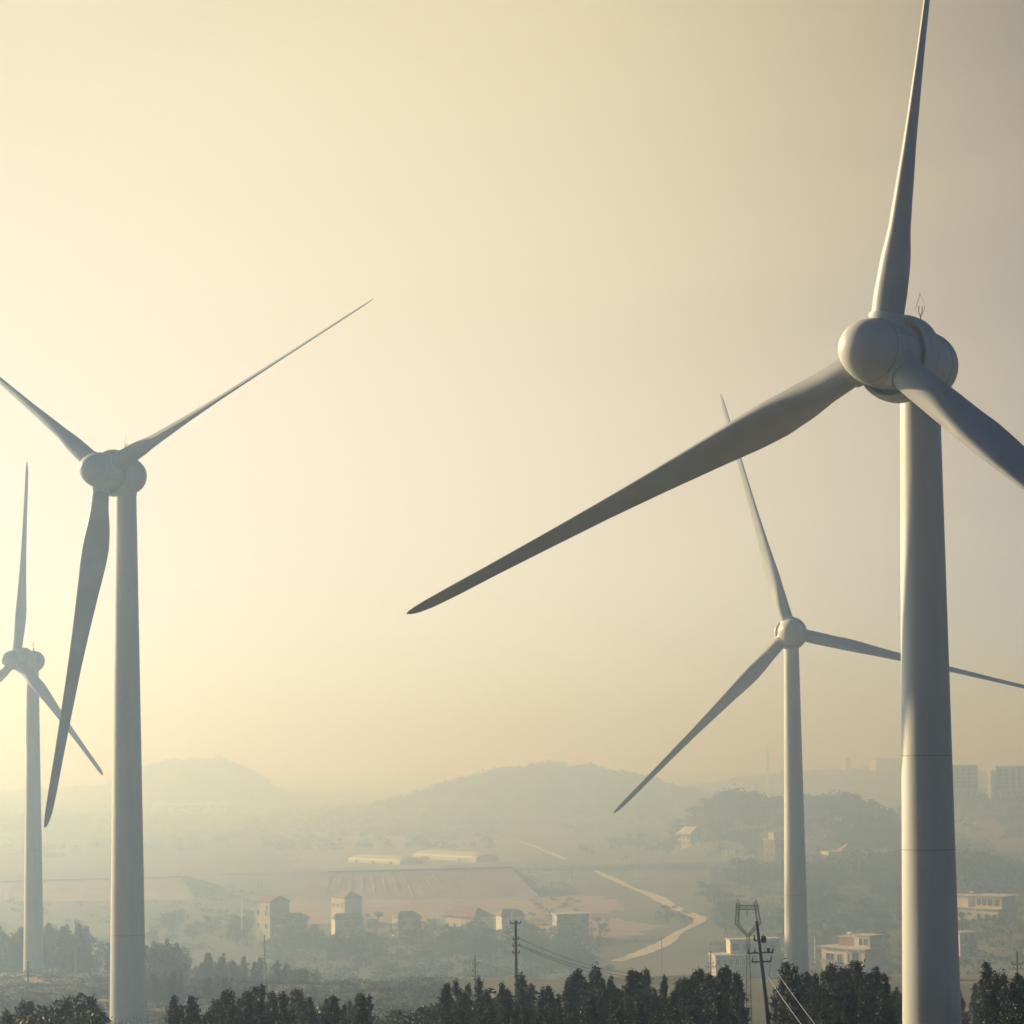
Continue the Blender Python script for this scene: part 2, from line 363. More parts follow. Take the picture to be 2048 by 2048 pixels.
def turbine(hub_px, y, psi, phi0, tau, cone, pitch, label, seams, L=38.5, size=1.0):
    # dimensions of a 77 m rotor; size shrinks it about the camera, with y cut to match
    hub = at(*hub_px, y); psi, tau, cone = R(psi), R(tau), R(cone)
    a = np.array([-math.sin(psi) * math.cos(tau), -math.cos(psi) * math.cos(tau), math.sin(tau)])
    h = np.array([math.cos(psi), -math.sin(psi), 0.0]); u = np.cross(h, a); u *= np.sign(u[2])
    ah = np.array([a[0], a[1], 0]); ah /= np.linalg.norm(ah)
    tb = hub - ah * 3.7 * size; base = np.array([tb[0], tb[1], gz(tb[0], tb[1])])
    t = thing('wind_turbine', base, label, 'wind turbine', 'wind turbines across the valley edge')
    t.scale = (size,) * 3
    hb = (hub - base) / size
    H = hb[2] - 1.6
    zs = np.linspace(0, H, 30)
    X_, Y_, Z_ = np.eye(3)
    rb = 1.14 + (H) / 60 * .86
    prof = [(z, rb + (1.14 - rb) * z / H) for z in zs]
    mb = MB().lathe([(-.6, rb + .02)] + prof, np.zeros(3), Z_, X_, Y_, 72)
    tw = mb.build('tower', M['paint'], t, True)
    for zz in seams:
        zz = (zz - base[2]) / size
        if 0 < zz < H:
            r = rb + (1.14 - rb) * zz / H
            MB().lathe([(zz - .018, r - .01), (zz - .014, r + .006), (zz + .014, r + .006), (zz + .018, r - .01)], np.zeros(3), Z_, X_, Y_, 72).build('weld_seam', M['seam'], tw, True)
    ns = []
    # nacelle: drum with a rounded tail, seated on the tower
    prof = [(-2.3, 1.2), (-2.32, 1.95), (-2.5, 2.02), (-3.6, 2.04), (-4.1, 2.0)]
    prof += [(-4.1 - 1.95 * math.sin(q), 2.0 * math.cos(q) ** .85 + .001) for q in np.linspace(.08, math.pi / 2, 16)]
    nac = MB().lathe(prof, hb, a, h, u, 64).build('nacelle', M['paint'], t); smooth_by_angle(nac, 40)
    MB().lathe([(-.55, 1.13), (-.5, 1.19), (0, 1.2), (.05, 1.15)], np.array([0, 0, H - .2]), Z_, X_, Y_, 48).build('yaw_collar', M['paint'], nac, True)
    for q0 in (40, 140, 220, 320):
        q = R(q0); rd = math.sin(q) * h + math.cos(q) * u
        MB().tube([hb + a * xx + rd * 2.035 for xx in np.linspace(-4.1, -2.55, 8)], .010, 5).build('panel_seam', M['seam'], nac)
    MB().lathe([(-4.115, 1.99), (-4.11, 2.010), (-4.09, 2.012), (-4.085, 1.99)], hb, a, h, u, 72).build('panel_seam', M['seam'], nac, True)
    gen = MB().lathe([(-1.75, 1.2), (-1.75, 2.12), (-1.0, 2.2), (-.94, 2.26), (-.94, 2.38), (-1.02, 2.44), (-1.35, 2.47), (-1.42, 2.52), (-2.05, 2.52), (-2.14, 2.46), (-2.36, 2.28), (-2.4, 2.0)], hb, a, h, u, 72).build('generator_ring', M['paint'], t)
    smooth_by_angle(gen, 30)
    # spinner
    prof = [(-1.6, 1.25), (-1.45, 1.86), (-1.1, 1.93), (-.6, 1.955), (0, 1.95)] + [(3.25 * math.sin(q), 1.95 * math.cos(q) ** .92 + .0005) for q in np.linspace(.08, math.pi / 2, 26)]
    sp = MB().lathe(prof, hb, a, h, u, 72).build('spinner', M['paint'], t); smooth_by_angle(sp, 50)
    def sr(x): return np.interp(x, [p[0] for p in prof], [p[1] for p in prof]) if x < 0 else 1.95 * math.cos(math.asin(min(x / 3.25, 1))) ** .92
    for xx in (1.15,):
        r = sr(xx); MB().lathe([(xx - .016, r + .0), (xx - .012, r + .008), (xx + .012, r + .001), (xx + .016, r - .015)], hb, a, h, u, 72).build('panel_seam', M['seam'], sp, True)
    for q0 in phi0 + np.array([55, 175, 295]):
        q = R(q0); rd = math.sin(q) * h + math.cos(q) * u
        MB().tube([hb + a * xx + rd * (sr(xx) + .004) for xx in np.linspace(-1.3, 1.1, 9)], .012, 5).build('panel_seam', M['seam'], sp)
    for q0 in phi0 + np.array([0, 120, 240]):
        q = R(q0)
        b = math.cos(cone) * (math.sin(q) * h + math.cos(q) * u) + math.sin(cone) * a
        tv_ = math.cos(q) * h - math.sin(q) * u; av = np.cross(tv_, b); av *= np.sign(av @ a)
        MB().lathe([(1.45, 1.22), (1.75, 1.10), (1.93, 1.02), (2.02, 1.0)], hb, b, tv_, av, 48).build('blade_socket', M['paint'], sp, True)
        V_, F_ = blade_mesh(b, tv_, av, L, pitch, 1.6)
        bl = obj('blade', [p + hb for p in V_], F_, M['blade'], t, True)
        cl = MB().lathe([(1.99, .90), (1.99, 1.05), (2.03, 1.07), (2.10, 1.07), (2.12, 1.03), (2.16, 1.05), (2.22, 1.05), (2.25, .97), (2.25, .9)], hb, b, tv_, av, 48).build('root_collar', M['paint'], bl); smooth_by_angle(cl, 30)
    # lightning hoop and wind vane on the nacelle's back
    top = hb - a * 3.75 + u * 2.62
    k = np.array([0, 0, 1.0]); sdv = h * .8 + a * .3; sdv = sdv / np.linalg.norm(sdv)
    mb = MB()
    mb.tube([top - k * .72, top + k * .32], .05, 6)
    mb.tube([top + k * .28, top + k * .5 + sdv * .16, top + k * .82 + sdv * .17], .035, 6)
    mb.tube([top + k * .28, top + k * .5 - sdv * .15, top + k * .78 - sdv * .17, top + k * .88 - sdv * .08], .035, 6)
    mb.box(top + sdv * .25 - k * .4, (.22, .22, .5))
    mast_o = mb.build('wind_vane', M['steel'], nac)
    hoop = []
    for s_ in (-1, 1): hoop.append([top + k * .3 + sdv * s_ * .12, top + k * .55 + sdv * s_ * .36, top + k * .8 + sdv * s_ * .42, top + k * 1.1 + sdv * s_ * .28, top + k * 1.4 + sdv * s_ * .1, top + k * 1.52])
    mb = MB()
    for hp in hoop: mb.tube(hp, .014, 5)
    mb.tube([top + k * 1.5, top + k * 1.62], .03, 5)
    mb.build('lightning_hoop', M['steel'], nac)
    return t

turbine((1765, 707), 124.3 * .75, 44.1, 9.8, 3.6, 3.0, 59, 'tallest nearest white wind turbine, its upright blade cut off by the top edge', [at(1853, 1511, 95.8)[2], at(1857, 1697, 95.8)[2]], size=.75)
turbine((207, 942), 234.1, 29, 68.2, 1.5, 2.5, 52, 'white wind turbine whose downward blade crosses the smaller turbine beside it', [at(252, 1869, 237.5)[2]])
turbine((1581, 1264), 333.8, 8.5, -15.2, 4.5, .2, 45, 'white wind turbine facing the viewer head on, partly hidden by the longest blade', [at(1600, 1790, 337)[2]])
turbine((33, 1320), 427.2, 44, 5.7, 2.0, 1.2, 74, 'smallest and farthest white wind turbine, standing by a dirt track', [at(62, 1700, 430)[2]])

# ------------------------------------------------------------------ foliage
def quads_at(cs, size, flat=.5, elong=1.6, r=None):
    """one randomly turned leaf-shaped quad at every centre"""
    r = r or rng
    n = len(cs); d = r.normal(size=(n, 3)); d[:, 2] *= flat; d /= np.linalg.norm(d, axis=1)[:, None]
    e = r.normal(size=(n, 3)); e -= (e * d).sum(1)[:, None] * d; e /= np.linalg.norm(e, axis=1)[:, None]
    sz = size * r.uniform(.6, 1.3, (n, 1))
    a, b = d * sz * elong, e * sz * .5
    v = np.stack([cs - a, cs - b * .9 + a * .1, cs + a, cs + b * .9 + a * .1], 1).reshape(-1, 3)
    f = np.arange(n * 4).reshape(n, 4)
    return v, f

def pine_variant(seed, kind=0):
    """unit-height conifer: trunk mesh and crown mesh"""
    r = np.random.default_rng(seed)
    bend = r.normal(0, .02, 2)
    def ax(z): return np.array([bend[0] * z * z * 2, bend[1] * z * z * 2, z])
    tb = MB().tube([ax(z) - np.array([0, 0, .06 if z == 0 else 0]) for z in np.linspace(0, .97, 8)], np.linspace(.022, .004, 8), 7)
    cs = []
    wmax = r.uniform(.17, .25) if kind == 0 else r.uniform(.24, .33)
    nb = 64
    z0 = r.uniform(.06, .2)
    for i in range(nb):
        hgt = z0 + (1 - z0) * (i + r.uniform()) / nb
        q = (hgt - z0) / (1 - z0)
        env = wmax * ((1 - q) ** (1.0 if kind == 0 else .85)) * (.55 + .45 * min(1, q * 5)) + .02
        ln = env * r.uniform(.55, 1.15); az = r.uniform(0, 6.283) ; rise = r.uniform(.05, .45) + .35 * q
        o = ax(hgt); dr = np.array([math.cos(az), math.sin(az), rise])
        tb.tube([o, o + dr * ln * .9], [.006 * (1.2 - q), .002], 4, False)
        k = max(4, int(ln / wmax * 13))
        for t in np.linspace(.2, 1.05, k):
            c = o + dr * ln * t
            cs.append(c + r.normal(0, .016 + .012 * (1 - t), (int(9 if t > .4 else 5), 3)))
    tip = ax(.97); cs.append(tip + np.stack([r.normal(0, .006, 14), r.normal(0, .006, 14), np.linspace(-.08, .05, 14)], 1))
    cs = np.concatenate(cs)
    v, f = quads_at(cs, .0155, .9, 1.5, r)
    return tb.mesh('trunk', M['bark']), make_mesh('crown', v, f, M['pine'])

def leafy_variant(seed, tall=1.0, low=.12, leafs=1500, size=.028, material='leaf'):
    r = np.random.default_rng(seed)
    tb = MB().tube([(0, 0, -.06), (r.normal(0, .01), r.normal(0, .01), .2), (r.normal(0, .02), r.normal(0, .02), .5)], [.035, .026, .014], 7)
    cl = []
    nC = 16
    for i in range(nC):
        az = r.uniform(0, 6.283); z = r.uniform(low + .1, .88); rad = .40 * math.sqrt(max(.05, 1 - ((z - .5) / .55) ** 2)) * r.uniform(.35, 1)
        c = np.array([math.cos(az) * rad, math.sin(az) * rad, z]); cl.append((c, r.uniform(.09, .17)))
        tb.tube([(0, 0, min(.45, z * .6)), c * np.array([.6, .6, .85]), c], [.012, .007, .003], 4, False)
    cs = []
    for c, rr in cl:
        p = r.normal(size=(leafs // nC, 3)); p /= np.linalg.norm(p, axis=1)[:, None]
        p *= rr * r.uniform(.5, 1.12, (len(p), 1)); p[:, 2] *= .8; cs.append(c + p)
    v, f = quads_at(np.concatenate(cs), size, 1, 1.0, r)
    return tb.mesh('trunk', M['bark']), make_mesh('crown', v, f, M[material])

PINES = [pine_variant(10 + i, 0) for i in range(6)]
CEDARS = [pine_variant(40 + i, 1) for i in range(5)]
LEAFY = [leafy_variant(70 + i) for i in range(6)]
SHRUBS = [leafy_variant(90 + i, low=-.02, leafs=1100, size=.036) for i in range(4)]

def plant(name, var, x, y, hgt, wide, label, cat, group, zoff=0.0):
    o = thing(name, (x, y, gz(x, y) + zoff), label, cat, group)
    o.scale = (hgt * wide, hgt * wide, hgt); o.rotation_euler = (rng.normal(0, .025), rng.normal(0, .025), rng.uniform(0, 6.283))
    for nm_, me in (('trunk', var[0]), ('crown', var[1])):
        c = bpy.data.objects.new(nm_, me); link(c, o)
    return o

PROF = np.array([(640, 2010), (700, 1992), (760, 1985), (830, 1988), (880, 1978), (905, 1968), (960, 1966), (1000, 1962), (1035, 1956), (1075, 1974), (1110, 1972), (1150, 1946), (1180, 1940), (1215, 1956),
                 (1240, 1950), (1270, 1947), (1300, 1958), (1330, 1950), (1365, 1955), (1400, 1946), (1440, 1940), (1462, 1950), (1486, 2010), (1502, 2008), (1520, 1962), (1548, 1940), (1566, 1930), (1592, 1962),
                 (1640, 1946), (1690, 1932), (1720, 1942), (1760, 1952), (1800, 1942), (1850, 1950), (1925, 1948), (1980, 1932), (2020, 1946), (2070, 1948), (2200, 1950)], float)
def skyline(u): return float(np.interp(u, PROF[:, 0], PROF[:, 1]))
TOWERS = [(1862, 62), (241, 45)]
def free(u, d):
    return not (abs(u - 1862) < 102 and d < 102) and not (abs(u - 258) < 78 and d < 240)

def scatter(n, u0, u1, d0, d1, label, group, hmin, hmax, kinds, top=None, slack=(0, 30), names=('pine_tree', 'cedar_tree'), cat='tree', wide=(.85, 1.2), rows=None, mind=6, k=1.0):
    done = []; tries = 0; d0 *= k; d1 *= k; hmin *= k; hmax *= k; mind *= k  # k scales distances and tree sizes together about the camera
    while len(done) < n and tries < n * 60:
        tries += 1
        u = rng.uniform(u0, u1); d = rng.uniform(d0, d1)
        x = (u - 1024) / F * d
        if not free(u, d): continue
        if any((x - a) ** 2 + (d - b) ** 2 < mind ** 2 * .09 for a, b in done): continue
        g = gz(x, d)
        if top:
            zt = at(u, top(u) + rng.uniform(*slack), d)[2]; hgt = zt - g
            if hgt < hmin or hgt > hmax: continue
        else: hgt = rng.uniform(hmin, hmax)
        q = rng.integers(len(kinds)); pool = kinds[q]
        plant(names[q % len(names)], pool[rng.integers(len(pool))], x, d, hgt, rng.uniform(*wide), label, cat, group)
        done.append((x, d))
    return done

# named tops of the dark wood, then the wood behind and in front of them
tops = [(1180, 1938, 196, 'pine with a pointed dark top, tallest in the wood under the winding dirt path'),
        (1150, 1944, 199, 'slim dark pine standing just left of the tallest pine under the winding path'),
        (1040, 1953, 193, 'dark pine at the foot of the pole that carries three cables'),
        (1240, 1950, 200, 'dark pine below the lower end of the pale winding path'),
        (1440, 1938, 203, 'dark pine in front of the small pole beside the long flat-roofed building'),
        (1463, 1950, 190, 'dark pine on the near left edge of the gap under the lattice pylon'),
        (1552, 1932, 201, 'dark pine touching the left edge of the base of the head-on turbine'),
        (1608, 1955, 200, 'dark pine covering the right foot of the head-on turbine'),
        (1690, 1931, 205, 'dark pine left of the thickest tower, in front of the terraced house with carport'),
        (1985, 1930, 190, 'broad dark pine right of the thickest tower, highest on that side')]
for i, (u, v, d, lb) in enumerate(tops):
    d *= .44; x = (u - 1024) / F * d; zt = at(u, v, d)[2]
    plant('pine_tree', PINES[i % 6], x, d, max(1.5, zt - gz(x, d)), 1.05, lb, 'tree', 'pines standing out of the dark wood')
G1 = 'dark conifers of the wood along the bottom edge'
scatter(89, 880, 1475, 168, 208, 'dark conifer in the wood between the cabled pole and the leaning pole', G1, 3.0, 8.5, [PINES, CEDARS], skyline, (-8, 40), mind=5, wide=(.65, 1.0), k=.44)
scatter(43, 880, 1475, 140, 168, 'dark conifer in the wood between the cabled pole and the leaning pole', G1, 2.5, 6, [CEDARS, PINES], skyline, (45, 80), mind=5, wide=(.65, 1.0), k=.44)
scatter(55, 1552, 1830, 160, 208, 'dark conifer in the wood at the bottom, between leaning pole and thickest tower', G1, 3.0, 8.5, [PINES, CEDARS], skyline, (-8, 40), mind=5, wide=(.65, 1.0), k=.44)
scatter(26, 1560, 1830, 138, 160, 'dark conifer in the wood at the bottom, between leaning pole and thickest tower', G1, 2.2, 6, [CEDARS, PINES], skyline, (45, 80), mind=5, wide=(.65, 1.0), k=.44)
scatter(37, 1880, 2090, 140, 205, 'dark conifer filling the bottom right corner right of the thickest tower', G1, 2.5, 8.5, [PINES, CEDARS], skyline, (0, 50), mind=5, wide=(.65, 1.0), k=.44)
scatter(16, 1770, 1965, 104, 122, 'dark conifer growing right behind the foot of the thickest tower', G1, 2, 7, [PINES, CEDARS], skyline, (-2, 50), wide=(.5, .8), mind=4)
G2 = 'hazy conifers on the left hillside'
PL = np.array([(-60, 1838), (20, 1836), (60, 1850), (90, 1842), (120, 1838), (150, 1846), (180, 1852), (215, 1872), (300, 1885), (325, 1888), (345, 1884), (380, 1925), (405, 1912), (440, 1916), (480, 1915), (520, 1928), (560, 1930), (600, 1945), (640, 1955), (668, 1958), (690, 1990), (760, 2005)], float)
def spur(u): return float(np.interp(u, PL[:, 0], PL[:, 1]))
scatter(34, -40, 235, 436, 475, 'hazy blue-grey conifer on the hillside behind the smallest turbine', G2, 4, 13, [PINES, CEDARS, LEAFY], spur, (0, 40), mind=9, names=('pine_tree', 'cedar_tree', 'broadleaf_tree'), wide=(.9, 1.35))
scatter(84, 285, 690, 345, 425, 'hazy blue-grey tree on the wooded spur right of the downward-bladed turbine', G2, 3.5, 15, [PINES, CEDARS, LEAFY, CEDARS], spur, (-12, 30), mind=8, names=('pine_tree', 'cedar_tree', 'broadleaf_tree', 'cedar_tree'), wide=(.85, 1.2))
G3 = 'dark trees and bushes at the bottom left'
scatter(46, 285, 720, 270, 350, 'hazy dark tree low on the wooded spur, in front of its skyline', G2, 2, 9, [PINES, CEDARS, LEAFY], lambda u: max(spur(u) + 35, 1938), (0, 40), mind=8, names=('pine_tree', 'cedar_tree', 'broadleaf_tree'), wide=(.9, 1.35))
scatter(88, 285, 740, 62, 96, 'dark conifer at the bottom edge between the downward-bladed turbine and the dark leafy bushes', G3, 1, 5, [CEDARS, PINES], lambda u: 1984 + 12 * math.sin(u * .021), (0, 52), mind=2, names=('cedar_tree', 'pine_tree'), wide=(.6, 1.0))
scatter(30, -20, 190, 62, 100, 'dark round bush below the smallest turbine, bottom left corner', G3, .6, 5, [SHRUBS, LEAFY, CEDARS], lambda u: 1996 + 14 * math.sin(u * .03), (0, 45), names=('shrub', 'broadleaf_tree', 'cedar_tree'), cat='bush', mind=2, wide=(.8, 1.3))
scatter(14, -20, 200, 250, 330, 'grey hazy bush on the open slope in front of the smallest turbine', G2, 1.2, 4, [SHRUBS, LEAFY], lambda u: 1975, (0, 40), names=('shrub', 'broadleaf_tree'), cat='bush', mind=8, wide=(1.1, 1.7))
scatter(20, 640, 1010, 150, 235, 'dark leafy bush at the bottom edge left of the cabled pole', G3, 1.5, 9, [SHRUBS, LEAFY], lambda u: skyline(u) + 6, (0, 42), names=('shrub', 'broadleaf_tree'), cat='bush', mind=8, wide=(1.1, 1.7), k=.5)
for u, v, d in [(238, 2040, 222), (252, 2034, 223), (266, 2031, 222), (279, 2036, 224), (291, 2043, 223)]:
    x = (u - 1024) / F * d
    plant('shrub', SHRUBS[u % 4], x, d, at(u, v, d)[2] - gz(x, d), .42, 'small dark bush whose leaves rise in front of the foot of the downward-bladed turbine', 'bush', G3)
# valley trees around the houses
G4 = 'hazy broadleaf trees in the valley'
def valley_tree(u, vb, hpx, label, wide=1.2):
    p = hit(u, vb); d = p[1]; hgt = hpx / F * d
    plant('broadleaf_tree', LEAFY[rng.integers(6)], p[0], p[1], hgt, wide, label, 'tree', G4)
for u, vb, hp, wd, lb in [(948, 1884, 48, 1.4, 'round hazy tree beside the house with the long red roof'), (752, 1868, 46, 1.3, 'round hazy tree between the pale two-storey house and the grey house'),
        (862, 1868, 34, 1.2, 'hazy tree between the grey house and the long red roof'), (790, 1880, 44, .9, 'hazy tree in front of the grey house'), (590, 1892, 46, 1.4, 'wide hazy tree before the low dark-roofed house'),
        (640, 1888, 34, 1.2, 'hazy tree left of the pale two-storey house'), (1200, 1872, 40, 1.4, 'hazy tree right of the flat-fronted house with a lit edge'), (1370, 1850, 34, 1.1, 'tree on the inside of the bend of the winding path'),
        (1335, 1845, 36, 1.5, 'wide tree within the bend of the winding path'), (1480, 1775, 62, 1.3, 'big hazy tree left of the head-on turbine tower, below the orange-lit house'), (1508, 1778, 64, 1.3, 'big hazy tree touching the head-on tower, below the orange-lit house'),
        (1340, 1710, 36, 1.2, 'tree left of the pale hillside villa'), (1440, 1690, 60, 1.6, 'wide hazy tree right of the pale hillside villa'), (1740, 1705, 56, 1.6, 'dark hazy tree behind the low house with a hipped roof'),
        (1775, 1712, 70, 1.6, 'tallest hazy tree behind the low hipped-roof house, next to the thickest tower'), (1690, 1700, 36, 1.4, 'hazy tree left behind the low house with a hipped roof'), (1830, 1870, 40, 1.6, 'dark tree left of the terraced villa behind the thickest tower'),
        (1925, 1862, 40, 1.4, 'dark tree below the flat-roofed villa right of the thickest tower'), (1975, 1885, 55, 1.6, 'dark tree right of the small white cube house'), (2020, 1880, 48, 1.7, 'dark tree at the right edge below the flat-roofed villa'),
        (1650, 1890, 56, 1.4, 'dark hazy tree behind the terraced house with carport, at its left'), (1710, 1868, 40, 1.5, 'dark hazy tree above the terraced house with carport'), (1770, 1885, 62, 1.2, 'dark hazy tree beside the thickest tower, above the terraced house with carport'),
        (1240, 1700, 26, 1.6, 'low hazy tree right of the far stretch of pale path'), (1165, 1706, 22, 1.4, 'small hazy tree beside the far stretch of pale path')]:
    valley_tree(u, vb, hp, lb, wd)
for (n_, u0, u1, v0_, v1_, h0, h1, lb) in [(34, 1560, 2060, 1740, 1875, 7, 13, 'hazy blue-grey tree on the slope behind the two right-hand turbine towers'),
        (26, 540, 1010, 1886, 1925, 5, 10, 'hazy tree on the valley floor in front of the row of houses'),
        (22, 1040, 1165, 1885, 1940, 4, 9, 'hazy tree on the valley floor left of the winding path'),
        (16, 1330, 1520, 1740, 1870, 6, 11, 'hazy tree on the slope between the winding path and the head-on tower'),
        (12, 300, 520, 1850, 1900, 5, 9, 'hazy tree on the valley floor left of the tall cream building'),
        (20, 1250, 1540, 1610, 1700, 8, 13, 'hazy tree around the pale hillside villa')]:
    for i in range(n_):
        u = rng.uniform(u0, u1); p = hit(u, rng.uniform(v0_, v1_))
        if u > 1880 and p[1] < 1000: continue
        if 1212 < u < 1420 and 1740 < 1500 + (60 - p[2]) / p[1] * F < 1925 and u < 1410: continue
        plant('broadleaf_tree', LEAFY[rng.integers(6)], p[0], p[1], rng.uniform(h0, h1), rng.uniform(1.0, 1.7), lb, 'tree', G4)

# far woods and ground cover: masses nobody could count
def mass(name, pts, per, r_lo, r_hi, leaf, material, label, squash=.75):
    C_ = []; 
    for (x, y) in pts:
        rr = rng.uniform(r_lo, r_hi); p = rng.normal(size=(per, 3)); p /= np.linalg.norm(p, axis=1)[:, None]
        p *= rr * rng.uniform(.45, 1.05, (per, 1)); p[:, 2] = np.abs(p[:, 2]) * squash * rng.uniform(.8, 1.5)
        C_.append(p + np.array([x, y, gz(x, y) - .1]))
    v, f = quads_at(np.concatenate(C_), leaf, .8, 1.0)
    return tag(obj(name, v, f, M[material]), label, 'woodland', kind='stuff')
pts = []
for (hx, hy, hh, sx, sy, pw), n_ in zip(HILLS, [420, 260, 520, 260, 420, 90, 200, 300, 240, 170, 260, 0, 0]):
    for _ in range(n_): pts.append((hx + rng.normal(0, sx * .62), hy + rng.normal(0, sy * .5) - sy * .25))
for _ in range(700):
    u = rng.uniform(-100, 1000); d = rng.uniform(1350, 2500); pts.append(((u - 1024) / F * d, d))
for _ in range(260):
    u = rng.uniform(1100, 2150); d = rng.uniform(1250, 2400); pts.append(((u - 1024) / F * d, d))
mass('woodland', pts, 34, 3, 6.5, 1.2, 'wood', 'hazy far woods covering the hills and the back of the valley')
pts = [((rng.uniform(1050, 2120) - 1024) / F * d, d) for d in rng.uniform(520, 1150, 520)]
pts = [p for p in pts if not (1150 < 1024 + p[0] / p[1] * F < 1420)]
pts += [((rng.uniform(-60, 560) - 1024) / F * d, d) for d in rng.uniform(560, 1000, 200)]
pts += [((rng.uniform(520, 1210) - 1024) / F * d, d) for d in rng.uniform(520, 700, 480)]
pts += [((rng.uniform(1420, 2110) - 1024) / F * d, d) for d in rng.uniform(540, 1150, 620)]
mass('scrubland', pts, 30, 1.2, 3.6, .6, 'wood', 'low scrub dotted over the valley floor and the right slope', .6)
pts = [((rng.uniform(600, 2130) - 1024) / F * d, d) for d in rng.uniform(57, 155, 3000)]
pts += [((rng.uniform(-80, 900) - 1024) / F * d, d) for d in rng.uniform(190, 435, 9000)]
pts = [p for p in pts if not (p[1] > 330 and p[0] < -65 and rng.uniform() < .5)]
mass('undergrowth', pts, 26, .4, 1.3, .15, 'scrub', 'dark undergrowth and dry brush between the trees', .7)

# ------------------------------------------------------------------ buildings
class Bld:
    def __init__(s, name, label, cat, u0, u1, vt, vb, d=None, yaw=50, depth=.75, wall='white_wall', group=None):
        """u0..u1 outline, vt eaves, vb foot (photo pixels); yaw turns the front"""
        if d is None: p = hit((u0 + u1) / 2, vb); d = p[1]
        s.c = at((u0 + u1) / 2, vb, d); k = d / F
        wpx = (u1 - u0) * k; y_ = abs(R(yaw))
        s.w = wpx / (math.cos(y_) + depth * math.sin(y_)); s.dp = s.w * depth
        s.h = (vb - vt) * k
        g = min(gz(s.c[0] + a, s.c[1] + b) for a in (-s.w / 2, s.w / 2) for b in (0, s.dp))
        s.c[1] += s.dp * .5; s.base = min(0, g - s.c[2]) - .3
        s.t = thing(name, s.c, label, cat, group); s.t.rotation_euler = (0, 0, R(-yaw))
        s.g = s.base
        if wall: MB().box((0, 0, (s.h + s.base) / 2), (s.w, s.dp, s.h - s.base)).build('wall', M[wall], s.t)
    def block(s, x, y, z0, w, dp, h, wall='white_wall', name='wall'):
        return MB().box((x, y, z0 + h / 2), (w, dp, h)).build(name, M[wall], s.t)
    def gable(s, rise, over=.4, mt='tile_roof', hip=0.0, z=None, w=None, dp=None, x=0, y=0):
        z = s.h if z is None else z; w = (w or s.w) / 2 + over; dp = (dp or s.dp) / 2 + over; hp = hip * w
        v = [(-w, -dp, z - .12), (w, -dp, z - .12), (w, dp, z - .12), (-w, dp, z - .12), (-w, -dp, z + .05), (w, -dp, z + .05), (w, dp, z + .05), (-w, dp, z + .05), (-w + hp, 0, z + rise), (w - hp, 0, z + rise)]
        v = [(a + x, b + y, c) for a, b, c in v]
        f = [(3, 2, 1, 0), (0, 1, 5, 4), (1, 2, 6, 5), (2, 3, 7, 6), (3, 0, 4, 7), (4, 5, 9, 8), (6, 7, 8, 9), (5, 6, 9), (7, 4, 8)]
        return obj('roof', v, f, M[mt], s.t)
    def flat(s, z=None, x=0, y=0, w=None, dp=None, th=.35, over=.35, mt='slab'):
        z = s.h if z is None else z
        return MB().box((x, y, z + th / 2 + .003), ((w or s.w) + 2 * over, (dp or s.dp) + 2 * over, th)).build('roof', M[mt], s.t)
    def win(s, x, z, w, h, face='f', y=None, mt='frame', pos=None):
        """window on the front or left wall"""
        yy = -s.dp / 2 if pos is None else pos
        if face == 'l': yy = -s.w / 2 if pos is None else pos
        def T(p): return p if face == 'f' else (p[1], p[0], p[2])
        pane = MB().box((x, yy - .01, z), (w, .06, h), T).build('window', M['glass'], s.t)
        fm = MB()
        for (cx, cz, cw, chh) in ((x - w / 2 - .06, z, .12, h + .24), (x + w / 2 + .06, z, .12, h + .24), (x, z + h / 2 + .06, w, .12), (x, z - h / 2 - .06, w, .12)): fm.box((cx, yy - .05, cz), (cw, .14, chh), T)
        fm.box((x, yy - .03, z), (.07, .1, h), T)
        fm.build('frame', M[mt], pane); return pane
    def row(s, n, z, w, h, face='f', x0=None, x1=None, pos=None):
        L_ = (s.w if face == 'f' else s.dp)
        x0 = -L_ / 2 if x0 is None else x0; x1 = L_ / 2 if x1 is None else x1
        for i in range(n): s.win(x0 + (x1 - x0) * (i + .5) / n, z, w, h, face, pos=pos)
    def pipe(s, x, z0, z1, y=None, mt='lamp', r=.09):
        MB().tube([(x, (-s.dp / 2 - .14) if y is None else y, z0), (x, (-s.dp / 2 - .14) if y is None else y, z1)], r, 6).build('white_edge_pipe', M[mt], s.t)  # upright tube along the front wall, white by default
    def tank(s, x, y, z):
        MB().tube([(x - .7, y, z + .75), (x + .7, y, z + .75)], .36, 10).build('water_tank', M['lamp'], s.t)
        MB().box((x, y - .6, z + .45), (1.5, 1.3, .06)).box((x - .6, y, z + .2), (.06, .06, .4)).box((x + .6, y, z + .2), (.06, .06, .4)).build('solar_panel', M['steel'], s.t)

